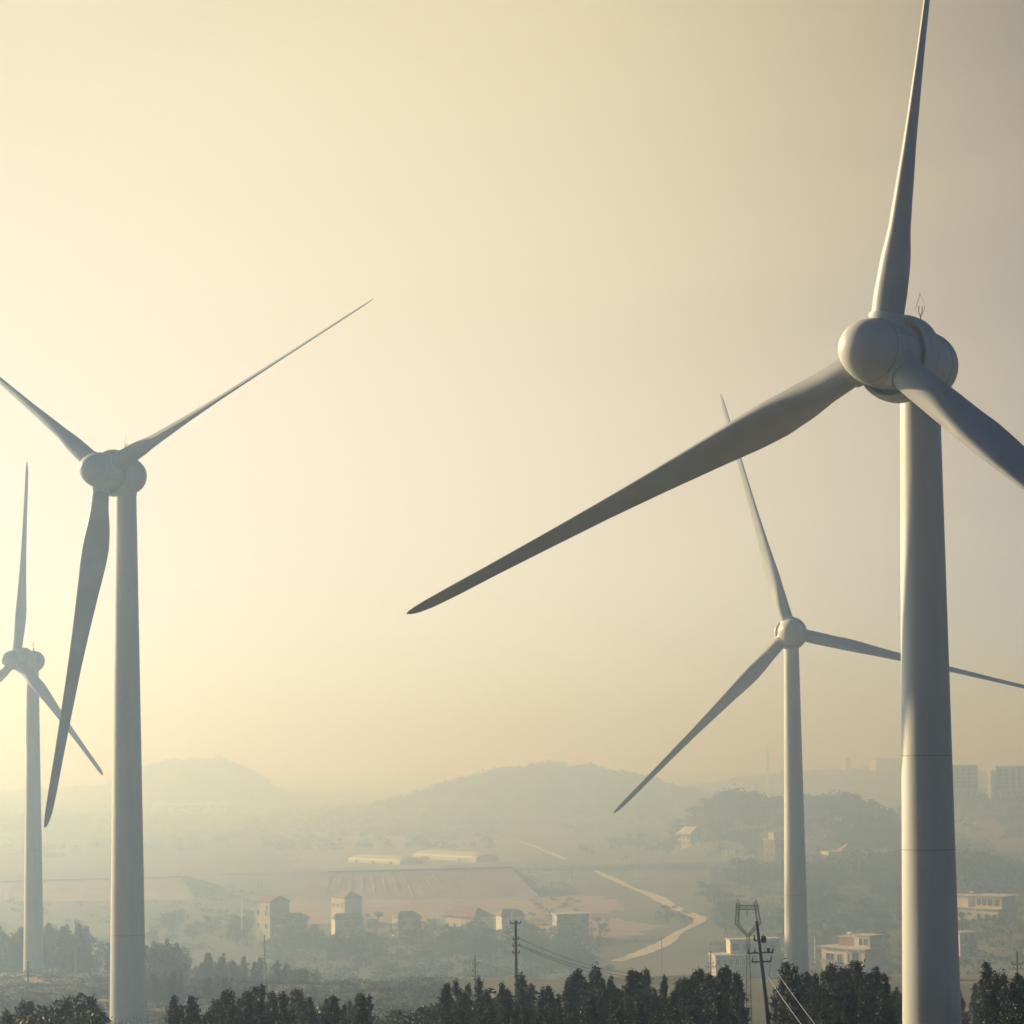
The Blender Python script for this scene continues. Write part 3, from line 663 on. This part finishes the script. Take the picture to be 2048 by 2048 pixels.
# village in the middle
b = Bld('apartment_building', 'tall narrow cream building, leftmost of the village, with a low gable roof', 'building', 506, 577, 1804, 1884, yaw=48, depth=.9, wall='cream_wall')
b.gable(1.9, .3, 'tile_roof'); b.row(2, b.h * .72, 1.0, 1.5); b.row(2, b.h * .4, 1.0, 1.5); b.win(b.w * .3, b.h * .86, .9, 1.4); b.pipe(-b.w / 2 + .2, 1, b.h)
b = Bld('house', 'low dark-roofed house half hidden by a wide tree, beside the tall cream building', 'house', 546, 614, 1838, 1878, yaw=-20, depth=.7, wall='grey_wall')
b.gable(1.7, .5, 'grey_roof', .3); b.row(3, b.h * .55, 1.1, 1.3)
b = Bld('apartment_building', 'tall cream building rising behind the pale two-storey house', 'building', 661, 724, 1796, 1848, yaw=55, depth=.8, wall='cream_wall')
b.gable(2.4, .25, 'tile_roof', .35); b.win(b.w * .33, b.h * .72, .9, 2.0); b.win(b.w * .33, b.h * .35, .9, 1.6); b.row(2, b.h * .7, 1, 1.4, x1=b.w * .15)
b = Bld('house', 'pale two-storey house with a porch, in front of the tall cream building', 'house', 660, 727, 1838, 1876, yaw=-16, depth=.7, wall='white_wall')
b.gable(1.6, .5, 'grey_roof', .25); b.win(-b.w * .12, b.h * .72, 1.1, 1.7); b.win(b.w * .3, b.h * .72, 1.0, 1.4); b.win(b.w * .05, b.h * .25, 1.5, 2.2); b.win(-b.w * .32, b.h * .28, 1.1, 1.4)
MB().box((0, -b.dp / 2 - .6, b.h * .5), (b.w * 1.02, 1.2, .18)).box((-b.w * .5, -b.dp / 2 - 1.1, b.h * .25 + b.g / 2), (.22, .22, b.h * .5 - b.g)).box((b.w * .5, -b.dp / 2 - 1.1, b.h * .25 + b.g / 2), (.22, .22, b.h * .5 - b.g)).build('porch', M['slab'], b.t)
b = Bld('house', 'hazy grey house with a hipped roof, between two round trees', 'house', 783, 842, 1836, 1874, yaw=-22, depth=.8, wall='grey_wall')
b.gable(2.0, .5, 'grey_roof', .45); b.row(2, b.h * .3, 1.2, 1.5); b.row(2, b.h * .72, 1.1, 1.3)
b = Bld('house', 'long low house under a wide red tiled roof', 'house', 886, 986, 1833, 1872, yaw=50, depth=.5, wall='cream_wall')
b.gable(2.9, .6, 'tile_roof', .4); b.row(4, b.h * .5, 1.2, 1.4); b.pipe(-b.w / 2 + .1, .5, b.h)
b = Bld('house', 'pale house with white gutters and a low annex, behind the cabled pole', 'house', 992, 1050, 1832, 1880, yaw=-18, depth=.8, wall='white_wall')
b.gable(2.0, .5, 'tile_roof', .4); b.win(-b.w * .02, b.h * .75, 1.0, 1.5); b.win(b.w * .3, b.h * .3, 1.1, 1.4)
MB().box((-b.w * .2, -b.dp / 2 - .2, b.h * .52), (b.w * .62, .3, .2)).box((-b.w * .49, -b.dp / 2 - .2, b.h * .43), (.2, .3, b.h * .17)).build('gutter', M['lamp'], b.t)
b.block(b.w * .72, .2, b.g, b.w * .5, b.dp * .7, b.h * .4 - b.g, 'white_wall', 'annex'); b.flat(b.h * .4, b.w * .72, .2, b.w * .5, b.dp * .7, .2, .2)
b.win(b.w * .62, b.h * .2, .9, 1.2, pos=-b.dp * .35 + .2); b.win(b.w * .85, b.h * .2, .9, 1.2, pos=-b.dp * .35 + .2)
b = Bld('house', 'flat-fronted grey house with one sunlit left edge, right of the cabled pole', 'house', 1106, 1178, 1830, 1878, yaw=-12, depth=.6, wall='grey_wall')
b.flat(); b.win(-b.w * .22, b.h * .84, .8, 1.7); b.win(b.w * .25, b.h * .52, 1.2, 1.4); b.win(b.w * .05, b.h * .15, 1.1, 1.5); b.win(-b.w * .3, b.h * .3, 1.1, 1.3); b.pipe(-b.w / 2 + .15, 0.2, b.h + .3, None, 'lamp', .16)  # thick white tube drawn up the left edge of the front
# right-hand side
b = Bld('villa', 'pale villa with a wide tiled gable on the hillside, alone among trees', 'villa', 1364, 1402, 1668, 1692, yaw=55, depth=.9, wall='cream_wall')
b.gable(4.2, 2.4, 'slab', .15); b.row(2, b.h * .72, 1.3, 2.4); b.row(2, b.h * .2, 1.4, 1.8)
MB().box((0, -b.dp / 2 - 1.0, b.h * .46), (b.w * 1.2, 2.0, .4)).box((0, -b.dp / 2 - 1.9, b.h * .46 + .6), (b.w * 1.2, .12, .9)).build('balcony', M['white_wall'], b.t)
b = Bld('factory_building', 'long flat-roofed building with a row of windows, behind the lattice pylon', 'building', 1424, 1568, 1912, 1965, d=545, yaw=-8, depth=.4, wall='grey_wall')
b.flat(th=.3, over=.25); b.row(9, b.h * .78, .8, 1.5, x1=b.w * .32)
b.block(b.w * .12, 1.0, b.h + .36, b.w * .74, b.dp * .62, 3.3, 'cream_wall', 'upper_storey'); b.flat(b.h + 3.66, b.w * .12, 1.0, b.w * .74, b.dp * .62, .25, .3)
for xx in (-.17, -.03, .03): b.win(b.w * xx, b.h + 1.9, 1.5 if xx < -.1 else .8, 1.7, pos=1.0 - b.dp * .31)
b.win(b.w * .33, b.h + 1.9, 3.0, 2.2, pos=1.0 - b.dp * .31)
b = Bld('terraced_house', 'terraced cream house with an open carport, left of the thickest tower', 'house', 1652, 1772, 1898, 1934, d=566, yaw=50, depth=.55, wall='cream_wall')
b.flat(th=.3, over=.8); b.win(b.w * .30, b.h * .55, 2.4, 2.6); b.win(b.w * .12, b.h * .5, 1.0, 2.4); b.win(-b.w * .3, b.h * .4, 2.8, 2.6); b.win(-b.w * .08, b.h * .4, 1.5, 2.4)
b.block(b.w * .30, .8, b.h + .31, b.w * .36, b.dp * .6, 3.0, 'cream_wall', 'upper_storey'); b.flat(b.h + 3.31, b.w * .30, .8, b.w * .36, b.dp * .6, .25, .4)
b.win(b.w * .28, b.h + 1.8, 1.1, 1.7, pos=.8 - b.dp * .3); b.win(b.w * .38, b.h + 1.8, 1.1, 1.7, pos=.8 - b.dp * .3)
b.block(-b.w * .12, 1.4, b.h + .31, b.w * .42, b.dp * .4, 2.2, 'brick_wall', 'stair_block'); b.flat(b.h + 2.52, -b.w * .12, 1.4, b.w * .42, b.dp * .4, .2, .2)
b.tank(-b.w * .12, .6, b.h + 2.75)
MB().tube([(b.w * .42, -b.dp / 2 - .6, b.g), (b.w * .42, -b.dp / 2 - .6, b.h)], .18, 8).tube([(b.w * .14, -b.dp / 2 - .6, b.g), (b.w * .14, -b.dp / 2 - .6, b.h)], .18, 8).build('pillar', M['frame'], b.t)
MB().box((-b.w * .3, -b.dp / 2 - .5, b.h * .18), (b.w * .4, .2, b.h * .3)).build('parapet', M['concrete'], b.t)
b = Bld('villa', 'flat-roofed villa in two steps, right of the thickest tower', 'villa', 1905, 2036, 1818, 1846, yaw=48, depth=.5, wall='cream_wall')
b.flat(th=.3, over=.5); b.row(2, b.h * .5, 1.4, 2.2, x1=-b.w * .12); b.row(3, b.h * .45, 1.5, 2.2, x0=b.w * .05)
b.block(b.w * .24, .6, b.h + .31, b.w * .5, b.dp * .7, 4.0, 'cream_wall', 'upper_storey'); b.flat(b.h + 4.31, b.w * .26, .6, b.w * .55, b.dp * .7, .3, .8)
for xx in (.06, .16, .27, .4): b.win(b.w * xx, b.h + 2.2, 1.6, 2.2, pos=.6 - b.dp * .35)
b.block(-b.w * .32, .4, b.h + .31, b.w * .32, b.dp * .6, 3.6, 'white_wall', 'stair_block'); b.flat(b.h + 3.92, -b.w * .32, .4, b.w * .32, b.dp * .6, .3, .6); b.tank(-b.w * .2, .4, b.h + 4.3)
b = Bld('house', 'small white cube house with a jutting ground floor, lower right of the thickest tower', 'house', 1905, 1958, 1866, 1912, yaw=-30, depth=.6, wall='white_wall')
b.flat(th=.25, over=.3); b.win(b.w * .2, b.h * .8, .9, 1.8); b.win(-b.w * .15, b.h * .78, .8, 2.0); b.win(b.w * .1, b.h * .25, 1.2, 2.2); b.win(0, b.h * .78, 1, 1.6, 'l'); b.win(0, b.h * .28, 1.2, 1.8, 'l')
MB().box((b.w * .2, -b.dp / 2 - .8, b.h * .5), (b.w * 1.3, 1.8, .22)).build('canopy', M['slab'], b.t)
b = Bld('house', 'tall house lit orange on its left side, touching the head-on turbine tower', 'house', 1530, 1585, 1680, 1724, yaw=-36, depth=.8, wall='brick_wall')
b.flat(th=.4, over=.3); b.row(2, b.h * .75, 1.6, 2.2); b.row(2, b.h * .35, 1.6, 2.2); b.row(2, b.h * .72, 1.6, 2.2, 'l'); b.row(2, b.h * .34, 1.6, 2.2, 'l')
b.block(-b.w * .2, 0, b.h + .4, b.w * .4, b.dp * .5, 3.2, 'cream_wall', 'roof_room'); b.flat(b.h + 3.6, -b.w * .2, 0, b.w * .4, b.dp * .5, .25, .3)
b = Bld('bungalow', 'low long house with a hipped roof between the head-on tower and thickest tower', 'house', 1648, 1785, 1704, 1722, yaw=-10, depth=.35, wall='white_wall')
b.flat(th=.4, over=.6); b.gable(4.2, .2, 'tile_roof', .6, b.h + .45, b.w * .5, b.dp * .9, b.w * -.02); b.row(7, b.h * .5, 1.4, 1.8); b.tank(-b.w * .22, -b.dp * .4, b.h + .45)
for u0, u1, vt, vb, lb, n_ in [(1880, 1958, 1532, 1592, 'multi-storey block with an arcaded base, just right of the thickest tower', 6), (1984, 2075, 1534, 1592, 'multi-storey block cut off by the right edge of the photo', 6)]:
    b = Bld('apartment_building', lb, 'building', u0, u1, vt, vb, d=1440, yaw=-10, depth=.5, wall='concrete', group='multi-storey blocks on the right ridge')
    b.flat(th=.6, over=.5)
    for i in range(5): b.row(n_, b.h * (.32 + .14 * i), 1.9, 1.7)
    MB().box((0, -b.dp / 2 - .35, b.h * .58), (.5, .7, b.h * .72)).box((-b.w * .17, -b.dp / 2 - .35, b.h * .58), (.5, .7, b.h * .72)).box((b.w * .17, -b.dp / 2 - .35, b.h * .58), (.5, .7, b.h * .72)).build('pilaster', M['white_wall'], b.t)
    for i in range(7): MB().box((-b.w * .5 + b.w * (i + .5) / 7, -b.dp / 2 - 1.5, b.h * .09), (b.w / 7 * .5, .8, b.h * .2)).build('arcade_pier', M['white_wall'], b.t)
    MB().box((0, -b.dp / 2 - 1.2, b.h * .21), (b.w, 2.4, b.h * .05)).build('canopy', M['white_wall'], b.t)
b = Bld('industrial_hall', 'long pale low hall on the plain below the dome-shaped hill', 'hall', 304, 452, 1610, 1620, d=2300, yaw=-4, depth=.22, wall='white_wall')
b.gable(2.2, .4, 'plastic', .05); b.row(8, b.h * .5, 2.5, 1.8)
b = Bld('industrial_hall', 'pale hall peeping from the haze between far trees, right of the dome-shaped hill', 'hall', 700, 742, 1612, 1618, d=2350, yaw=-4, depth=.3, wall='white_wall'); b.gable(2, .4, 'grey_roof', .05)
b = Bld('industrial_hall', 'thin white hall just right of the smallest turbine tower', 'hall', 84, 128, 1708, 1714, yaw=-4, depth=.25, wall='white_wall'); b.gable(1.0, .3, 'plastic', .05)
b = Bld('industrial_hall', 'thin white hall at the left edge, left of the smallest turbine tower', 'hall', 18, 44, 1706, 1711, yaw=-4, depth=.3, wall='white_wall'); b.gable(1.0, .3, 'plastic', .05)
b = Bld('house', 'tiny white house high in the haze above the centre hill', 'house', 1284, 1304, 1469, 1475, d=2700, yaw=-30, depth=.6, wall=None)
COL.objects.unlink(b.t); bpy.data.objects.remove(b.t)
for u0, u1, vt, vb, dd, lb in [(1742, 1806, 1519, 1530, 2600, 'long white low building high on the far right ridge'), (1690, 1700, 1518, 1528, 2600, 'tiny white house left of the long white building on the far right ridge'),
                               (1508, 1518, 1572, 1582, 1900, 'tiny lit house on the slope left of the head-on tower')]:
    b = Bld('house', lb, 'house', u0, u1, vt, vb, d=dd, yaw=-18, depth=.5, wall='white_wall'); b.gable(1.8, .3, 'grey_roof', .2); b.row(2, b.h * .5, 1.5, 1.6)
for u0, u1, vt, vb, lb in [(1918, 1966, 1711, 1719, 'low pale shed on the slope right of the thickest tower, above the two-step villa'), (1446, 1478, 1704, 1712, 'low pale shed among trees left of the orange-lit house'),
                           (1598, 1612, 1583, 1592, 'tiny pale house on the hillside right of the head-on tower'), (1242, 1256, 1716, 1722, 'tiny pale hut above the raised road, right of the far path'), (1668, 1682, 1636, 1645, 'tiny pale house above the low hipped-roof house')]:
    b = Bld('house', lb, 'house', u0, u1, vt, vb, yaw=45, depth=.45, wall='white_wall'); b.gable(1.4, .3, 'grey_roof', .1); b.row(3, b.h * .5, 1.1, 1.1)
# white tower on the far ridge
p = at(1535, 1526, 2500); t = thing('monument_tower', (p[0], p[1], gz(p[0], p[1])), 'slender pale tower in the haze left of the head-on turbine', 'tower')
hz = at(1535, 1491, 2500)[2] - gz(p[0], p[1])
MB().tube([(0, 0, -1), (0, 0, hz * .55), (0, 0, hz * .86)], [2.0, 1.6, 1.2], 8).build('shaft', M['white_wall'], t); MB().tube([(0, 0, hz * .86), (0, 0, hz)], [1.4, .25], 8).build('spire', M['white_wall'], t)

# greenhouses
def greenhouse(u0, u1, vt, vb, label, bays):
    pl, pr_ = hit(u0, vb), hit(u1, vb); c = (pl + pr_) / 2; w_ = np.linalg.norm((pr_ - pl)[:2]); dp = 16; hgt = (vb - vt) / F * c[1]
    t = thing('greenhouse', (c[0], c[1] + dp / 2, gz(c[0], c[1])), label, 'greenhouse', 'plastic greenhouses in the middle of the valley')
    t.rotation_euler = (0, 0, R(-52)); w_ /= math.cos(R(52)) * 1.12   # long side turned to the low sun
    V_ = []; F_ = []; n = 12
    for i, x in enumerate(np.linspace(-w_ / 2, w_ / 2, 14)):
        sag = .97 if i % 2 else 1.0
        inset = 3.0 if i in (0, 13) else 0
        for j in range(n + 1):
            q = math.pi * j / n; V_.append((x - np.sign(x) * 0, -dp / 2 * math.cos(q), hgt * (.42 + .58 * math.sin(q) * sag) * (.8 if i in (0, 13) else 1)))
        V_.append((x, dp / 2, -.3)); V_.append((x, -dp / 2, -.3))
    k = n + 3
    for i in range(13):
        for j in range(k - 1): F_.append((i * k + j, i * k + j + 1, (i + 1) * k + j + 1, (i + 1) * k + j))
        F_.append((i * k + k - 1, i * k, (i + 1) * k, (i + 1) * k + k - 1))
    F_ += [tuple(range(k)), tuple(range(13 * k + k - 1, 13 * k - 1, -1))]
    sh = obj('sheeting', V_, F_, M['plastic'], t)
    for i in range(bays):
        x = -w_ / 2 + w_ * (i + .5) / bays
        MB().box((x, -dp / 2 - .2, hgt * .16), (1.8, .5, hgt * .34)).build('vent', M['steel'], t)
    return t
greenhouse(709, 830, 1712, 1727, 'left long white greenhouse on the valley floor, the lower of the pair', 3)
greenhouse(838, 982, 1703, 1721, 'right long white greenhouse on the valley floor, the taller of the pair', 2)
for u, v, lb in [(812, 1728, 'small tree in front of the lower greenhouse'), (846, 1726, 'small tree in the gap between the two greenhouses')]:
    valley_tree(u, v, 16, lb, 1.3)

# embankments with pale ribs, and the raised road
def embankment(ul, ur, vtl, vtr, foot, label, ribs, run=40, lean=8):
    """trapezoid bank: crest from (ul,vtl) to (ur,vtr)"""
    vb = foot; a_ = hit(ul, vb); b_ = hit(ur, vb); d = (a_[1] + b_[1]) / 2 + run
    A = at(ul, vtl, d); B = at(ur, vtr, d)
    o = np.array([(A[0] + B[0]) / 2, d, 0]); t = thing('embankment', o, label, 'embankment', 'ribbed road banks')
    A, B = A - o, B - o
    fl = 12
    V_ = [A, B, (B[0] + fl, -run, -.2), (A[0] - fl, -run, -.2), A + [0, 12, 0], B + [0, 12, 0], (B[0] + fl, 12 + run, -.2), (A[0] - fl, 12 + run, -.2)]
    F_ = [(0, 3, 2, 1), (0, 1, 5, 4), (4, 5, 6, 7), (0, 4, 7, 3), (1, 2, 6, 5)]
    obj('slope', V_, F_, M['slope'], t)
    e = np.array([0, -.25, .12])
    MB().tube([A + e, B + e], .42, 6).build('kerb', M['concrete'], t)
    for i in range(ribs):
        q = (i + .5) / ribs; top_ = A * (1 - q) + B * q; q2 = min(1, q + lean / abs(B[0] - A[0])); bot = np.array(V_[3], float) * (1 - q2) + np.array(V_[2], float) * q2
        k0, k1 = rng.uniform(.04, .22), rng.uniform(.6, .95)
        nrm = np.array([0, -.3, .5]); 
        MB().tube([top_ * (1 - k0) + bot * k0 + nrm * .25, top_ * (1 - k1) + bot * k1 + nrm * .25], rng.uniform(.07, .13), 4).build('rib', M['concrete'], t)
embankment(655, 1022, 1744, 1735, 1800, 'ribbed reddish bank below the two greenhouses', 19)
embankment(-30, 362, 1764, 1754, 1802, 'ribbed greenish bank behind the left turbine towers', 9)
def viaduct(u0, u1, v0_, v1_, d, label, piers):
    A = at(u0, v0_, d); B = at(u1, v1_, d); o = np.array([(A[0] + B[0]) / 2, d, gz((A[0] + B[0]) / 2, d)]); t = thing('viaduct', o, label, 'bridge', 'raised road across the valley')
    A, B = A - o, B - o; th = 2.0
    V_ = [A, B, B + [0, 10, 0], A + [0, 10, 0]]; V_ += [p - np.array([0, 0, th]) for p in V_]
    obj('deck', V_, [(0, 1, 2, 3), (7, 6, 5, 4), (0, 4, 5, 1), (1, 5, 6, 2), (2, 6, 7, 3), (3, 7, 4, 0)], M['concrete'], t)
    MB().tube([A + [0, .15, .5], B + [0, .15, .5]], .35, 4).build('parapet', M['concrete'], t)
    for i in range(piers):
        q = (i + .5) / piers; p = A * (1 - q) + B * q
        g = gz(p[0] + o[0], d + 5) - o[2]
        MB().box((p[0], 5, (p[2] - th + g - .5) / 2), (2.6, 3.0, p[2] - th - g + .5)).build('pier', M['concrete'], t)
viaduct(440, 652, 1751, 1748, 1085, 'stretch of raised road left of the ribbed reddish bank', 4)
viaduct(1024, 1480, 1738, 1727, 1095, 'long stretch of raised road crossing behind the winding path', 8)

# ------------------------------------------------------------------ poles, cables, pylon, lamps
def pole(u, v_top, d, label, arms, pale=False, lean=0.0, r=.13, top_arm=True, k=2 / 3):
    d *= k; lean *= k; r *= k; arms = [(a_ * k, b_ * k, c_) for a_, b_, c_ in arms]  # distance, lean, radius and arms scaled together about the camera
    top = at(u, v_top, d); x, y = top[0] + lean, d; g = gz(x, y)
    t = thing('utility_pole', (x, y, g), label, 'utility pole', 'utility poles among the trees')
    H = top[2] - g
    def c(z): return np.array([-lean * (z / H), 0, z])
    MB().tube([c(-.4), c(H * .5), c(H)], [r * 1.25, r * 1.05, r * .8], 10).build('shaft', M['pale_pole' if pale else 'pole'], t)
    for (dz, half, yaw) in arms:
        p = c(H - dz); dr = np.array([math.cos(yaw), math.sin(yaw), 0])
        ca = MB().tube([p - dr * half, p + dr * half], r * .42, 5).build('crossarm', M['steel'], t)
        for s_ in ((-1, -.45, .45, 1) if half > .4 else (-1, 1)):
            q = p + dr * half * s_ * .94
            MB().tube([q, q + [0, 0, .06], q + [0, 0, .12], q + [0, 0, .2]], [r * .3, r * .6, r * .45, r * .2], 6).build('insulator', M['lamp' if pale else 'wire'], ca)
    return t, np.array([x, y, g]), c, H
t, p1, c1, H1 = pole(1031, 1841, 205, 'dark pole carrying three cables, in front of the pale house with white gutters', [(.25, .5, .15), (1.75, .32, .6), (2.35, .38, .6), (3.0, .32, .2)], r=.15)
t, p2, c2, H2 = pole(1513, 1842, 150, 'leaning dark pole with crossarms and a transformer, before the lattice pylon', [(2.15, .95, .25), (2.75, .75, .35), (1.3, .35, .3)], lean=.95, r=.13, k=.5)
q = c2(H2 - .56)
MB().tube([q + [.17, -.05, -.17], q + [.17, -.05, .05]], .086, 10).tube([q + [.31, 0, -.5], q + [.31, 0, -.36]], .064, 8).tube([q + [0, 0, -.08], q + [.17, -.05, -.08]], .02, 5).build('transformer', M['steel'], t)
pole(529, 1870, 330, 'thin pale pole standing in the hazy trees of the wooded spur', [(2.0, .45, .2), (3.0, .6, .2)], True, r=.12, k=1)
pole(950, 1911, 235, 'short slim pole rising from bushes left of the cabled pole', [(1.0, .25, .3), (2.2, .4, .3), (1.7, .3, .3)], r=.07)
pole(56, 1922, 290, 'dark double-armed pole in front of the smallest turbine base', [(1.3, .45, .5), (2.05, .75, .1), (1.5, .5, .2)], r=.1, k=1)
pole(151, 1836, 425, 'thin pale pole right of the smallest turbine tower', [(.8, .5, .2)], True, r=.11, k=1)
pole(2034, 1903, 190, 'thin dark pole with crossarms at the right edge, above the wood', [(1.1, .55, .3), (1.5, .75, .2)], r=.07)
pole(1421, 1902, 320, 'slim pole at the left end of the long flat-roofed building', [(2.3, .8, .2), (1.8, .5, .3)], r=.1)
pole(1323, 1873, 560, 'small slim pole standing on the pale winding path', [(.5, .4, .2)], r=.12, k=1)
# three cables from the cabled pole to the slim pole
e = at(1421, 1925, 320)
def cable(A, B, sag, r, label, group, material='wire', name='power_cable'):
    A, B = np.array(A, float), np.array(B, float); o = A.copy(); pts_ = []
    for q in np.linspace(0, 1, 30): pts_.append(A * (1 - q) + B * q - np.array([0, 0, 4 * sag * q * (1 - q)]) - o)
    ob = MB().tube(pts_, r, 5).build(name, M[material]); ob.location = tuple(o); return tag(ob, label, 'cable', group)
GC = 'cables leaving the cabled pole'
for i, (dz, ev, sg) in enumerate([(1.17, 1935, 1.5), (1.57, 1944, 1.3), (1.67, 1953, 1.35)]):
    a = p1 + c1(H1 - dz) + np.array([.25, .07, .05])
    cable(a, at(1430, ev, 214.7), sg, .019, ['uppermost of the three sagging cables right of the dark pole', 'middle one of the three sagging cables right of the dark pole', 'lowest of the three sagging cables right of the dark pole'][i], GC)
for i, (A, B, lb) in enumerate([((1556, 1948), (1640, 2062), 'upper bright stay wire slanting down beside the leaning pole'), ((1535, 1953), (1612, 2062), 'lower bright stay wire slanting down beside the leaning pole')]):
    q0 = at(*A, 66); q1 = at(*B, 55)
    cable(q0, q1, .02, .006, lb, 'bright stay wires', 'guy', 'stay_wire')
cable(p2 + c2(H2 - 1.07) + np.array([.43, .1, .05]), at(1538, 1952, 76), .03, .008, 'short dark wire between the leaning pole and the bright stay wires', 'bright stay wires', 'wire')
# lattice pylon, wine-glass head
d = 200
pb = at(1497, 1990, d); pbx, pby = pb[0], d; g = gz(pbx, pby)
t = thing('lattice_pylon', (pbx, pby, g), 'dark lattice pylon with a wine-glass shaped head, behind the leaning pole', 'pylon')
def L(u, v, dy=0.0): q = at(u, v, d + dy); return np.array([q[0] - pbx, q[1] - pby, q[2] - g])
def lattice(name, ringA, ringB, n, r=.05):
    """four-cornered truss between two square rings"""
    mb = MB()
    for k in range(4): mb.tube([ringA[k], ringB[k]], r, 4)
    for i in range(n):
        q0, q1 = i / n, (i + 1) / n
        for k in range(4):
            a0 = ringA[k] * (1 - q0) + ringB[k] * q0; a1 = ringA[k] * (1 - q1) + ringB[k] * q1
            b0 = ringA[(k + 1) % 4] * (1 - q0) + ringB[(k + 1) % 4] * q0; b1 = ringA[(k + 1) % 4] * (1 - q1) + ringB[(k + 1) % 4] * q1
            mb.tube([a0, b1] if (i + k) % 2 else [b0, a1], r * .6, 3); mb.tube([a1, b1], r * .5, 3)
    return mb.build(name, M['wire'], t)
def sq(u, v, hw): c_ = L(u, v); return [c_ + np.array(s_) * hw for s_ in ((-1, -1, 0), (1, -1, 0), (1, 1, 0), (-1, 1, 0))]
W = sq(1496, 1873, .11)
gb = L(1497, 1990); gb[2] = -.3
lattice('body', [gb + np.array(s_) * .28 for s_ in ((-1, -1, 0), (1, -1, 0), (1, 1, 0), (-1, 1, 0))], W, 14, .024)
for (kn, kt) in (((1474, 1848), (1476, 1806)), ((1518, 1846), (1511, 1806))):
    K = sq(*kn, .17); K2 = sq(*kt, .13)
    lattice('head_arm', W, K, 5, .03); lattice('head_arm', K, K2, 6, .03)
    hx = MB(); pk = L(kt[0] + (-1 if kt[0] < 1490 else 2), kt[1] - 7)
    for c_ in K2: hx.tube([c_, pk], .024, 4)
    hx.build('earth_peak', M['wire'], t)
def barbox(u, v): c_ = L(u, v); return [c_ + np.array(s_) for s_ in ((0, -.17, -.19), (0, .17, -.19), (0, .17, .19), (0, -.17, .19))]
lattice('crossbeam', barbox(1471, 1815), barbox(1518, 1815), 9, .03)
for u in (1476, 1494, 1512):
    a = L(u, 1819); MB().tube([a, a - [0, 0, .23], a - [0, 0, .46], a - [0, 0, .67]], [.014, .04, .04, .014], 5).build('insulator', M['wire'], t)

def lamp(u, vt, vb, label, side=1):
    p = hit(u, vb); t = thing('street_lamp', p, label, 'street lamp', 'street lamps in the valley'); H = (vb - vt) / F * p[1]
    MB().tube([(0, 0, -.3), (0, 0, H * .9), (side * .25, 0, H * .98), (side * 1.6, 0, H)], [.16, .12, .1, .08], 6).build('post', M['lamp'], t)
    MB().box((side * 2.0, 0, H - .02), (1.5, .5, .22)).build('lamp_head', M['lamp'], t)
lamp(1139, 1744, 1768, 'white street lamp by the raised road, left of where the path passes under', -1)
lamp(1272, 1737, 1756, 'white street lamp by the raised road, right of where the path passes under', -1)
lamp(1024, 1820, 1884, 'white street lamp leaning out in front of the pale house with white gutters', 1)
lamp(484, 1789, 1880, 'white street lamp left of the tall cream building', -1)
lamp(346, 1728, 1760, 'white street lamp above the ribbed greenish bank', 1)
lamp(884, 1826, 1872, 'white street lamp at the left end of the long red roof', 1)
lamp(1630, 1872, 1925, 'white street lamp right of the head-on turbine tower', -1)

# ------------------------------------------------------------------ haze
hz = bpy.data.materials.new('haze_air'); hz.use_nodes = True
t_ = hz.node_tree; t_.nodes.clear()
o_ = t_.nodes.new('ShaderNodeOutputMaterial'); pv = t_.nodes.new('ShaderNodeVolumePrincipled')
pv.inputs['Color'].default_value = (0.47, 0.665, 1.0, 1); pv.inputs['Absorption Color'].default_value = (1, 1, 1, 1); pv.inputs['Density'].default_value = 0.00147; pv.inputs['Anisotropy'].default_value = 0.70
t_.links.new(pv.outputs[0], o_.inputs['Volume'])
hb_ = MB().box((0, 0, (124 - 3) / 2), (12400, 12400, 127)).build('haze', hz); tag(hb_, 'pale smog hanging over the whole valley', 'haze', kind='stuff')
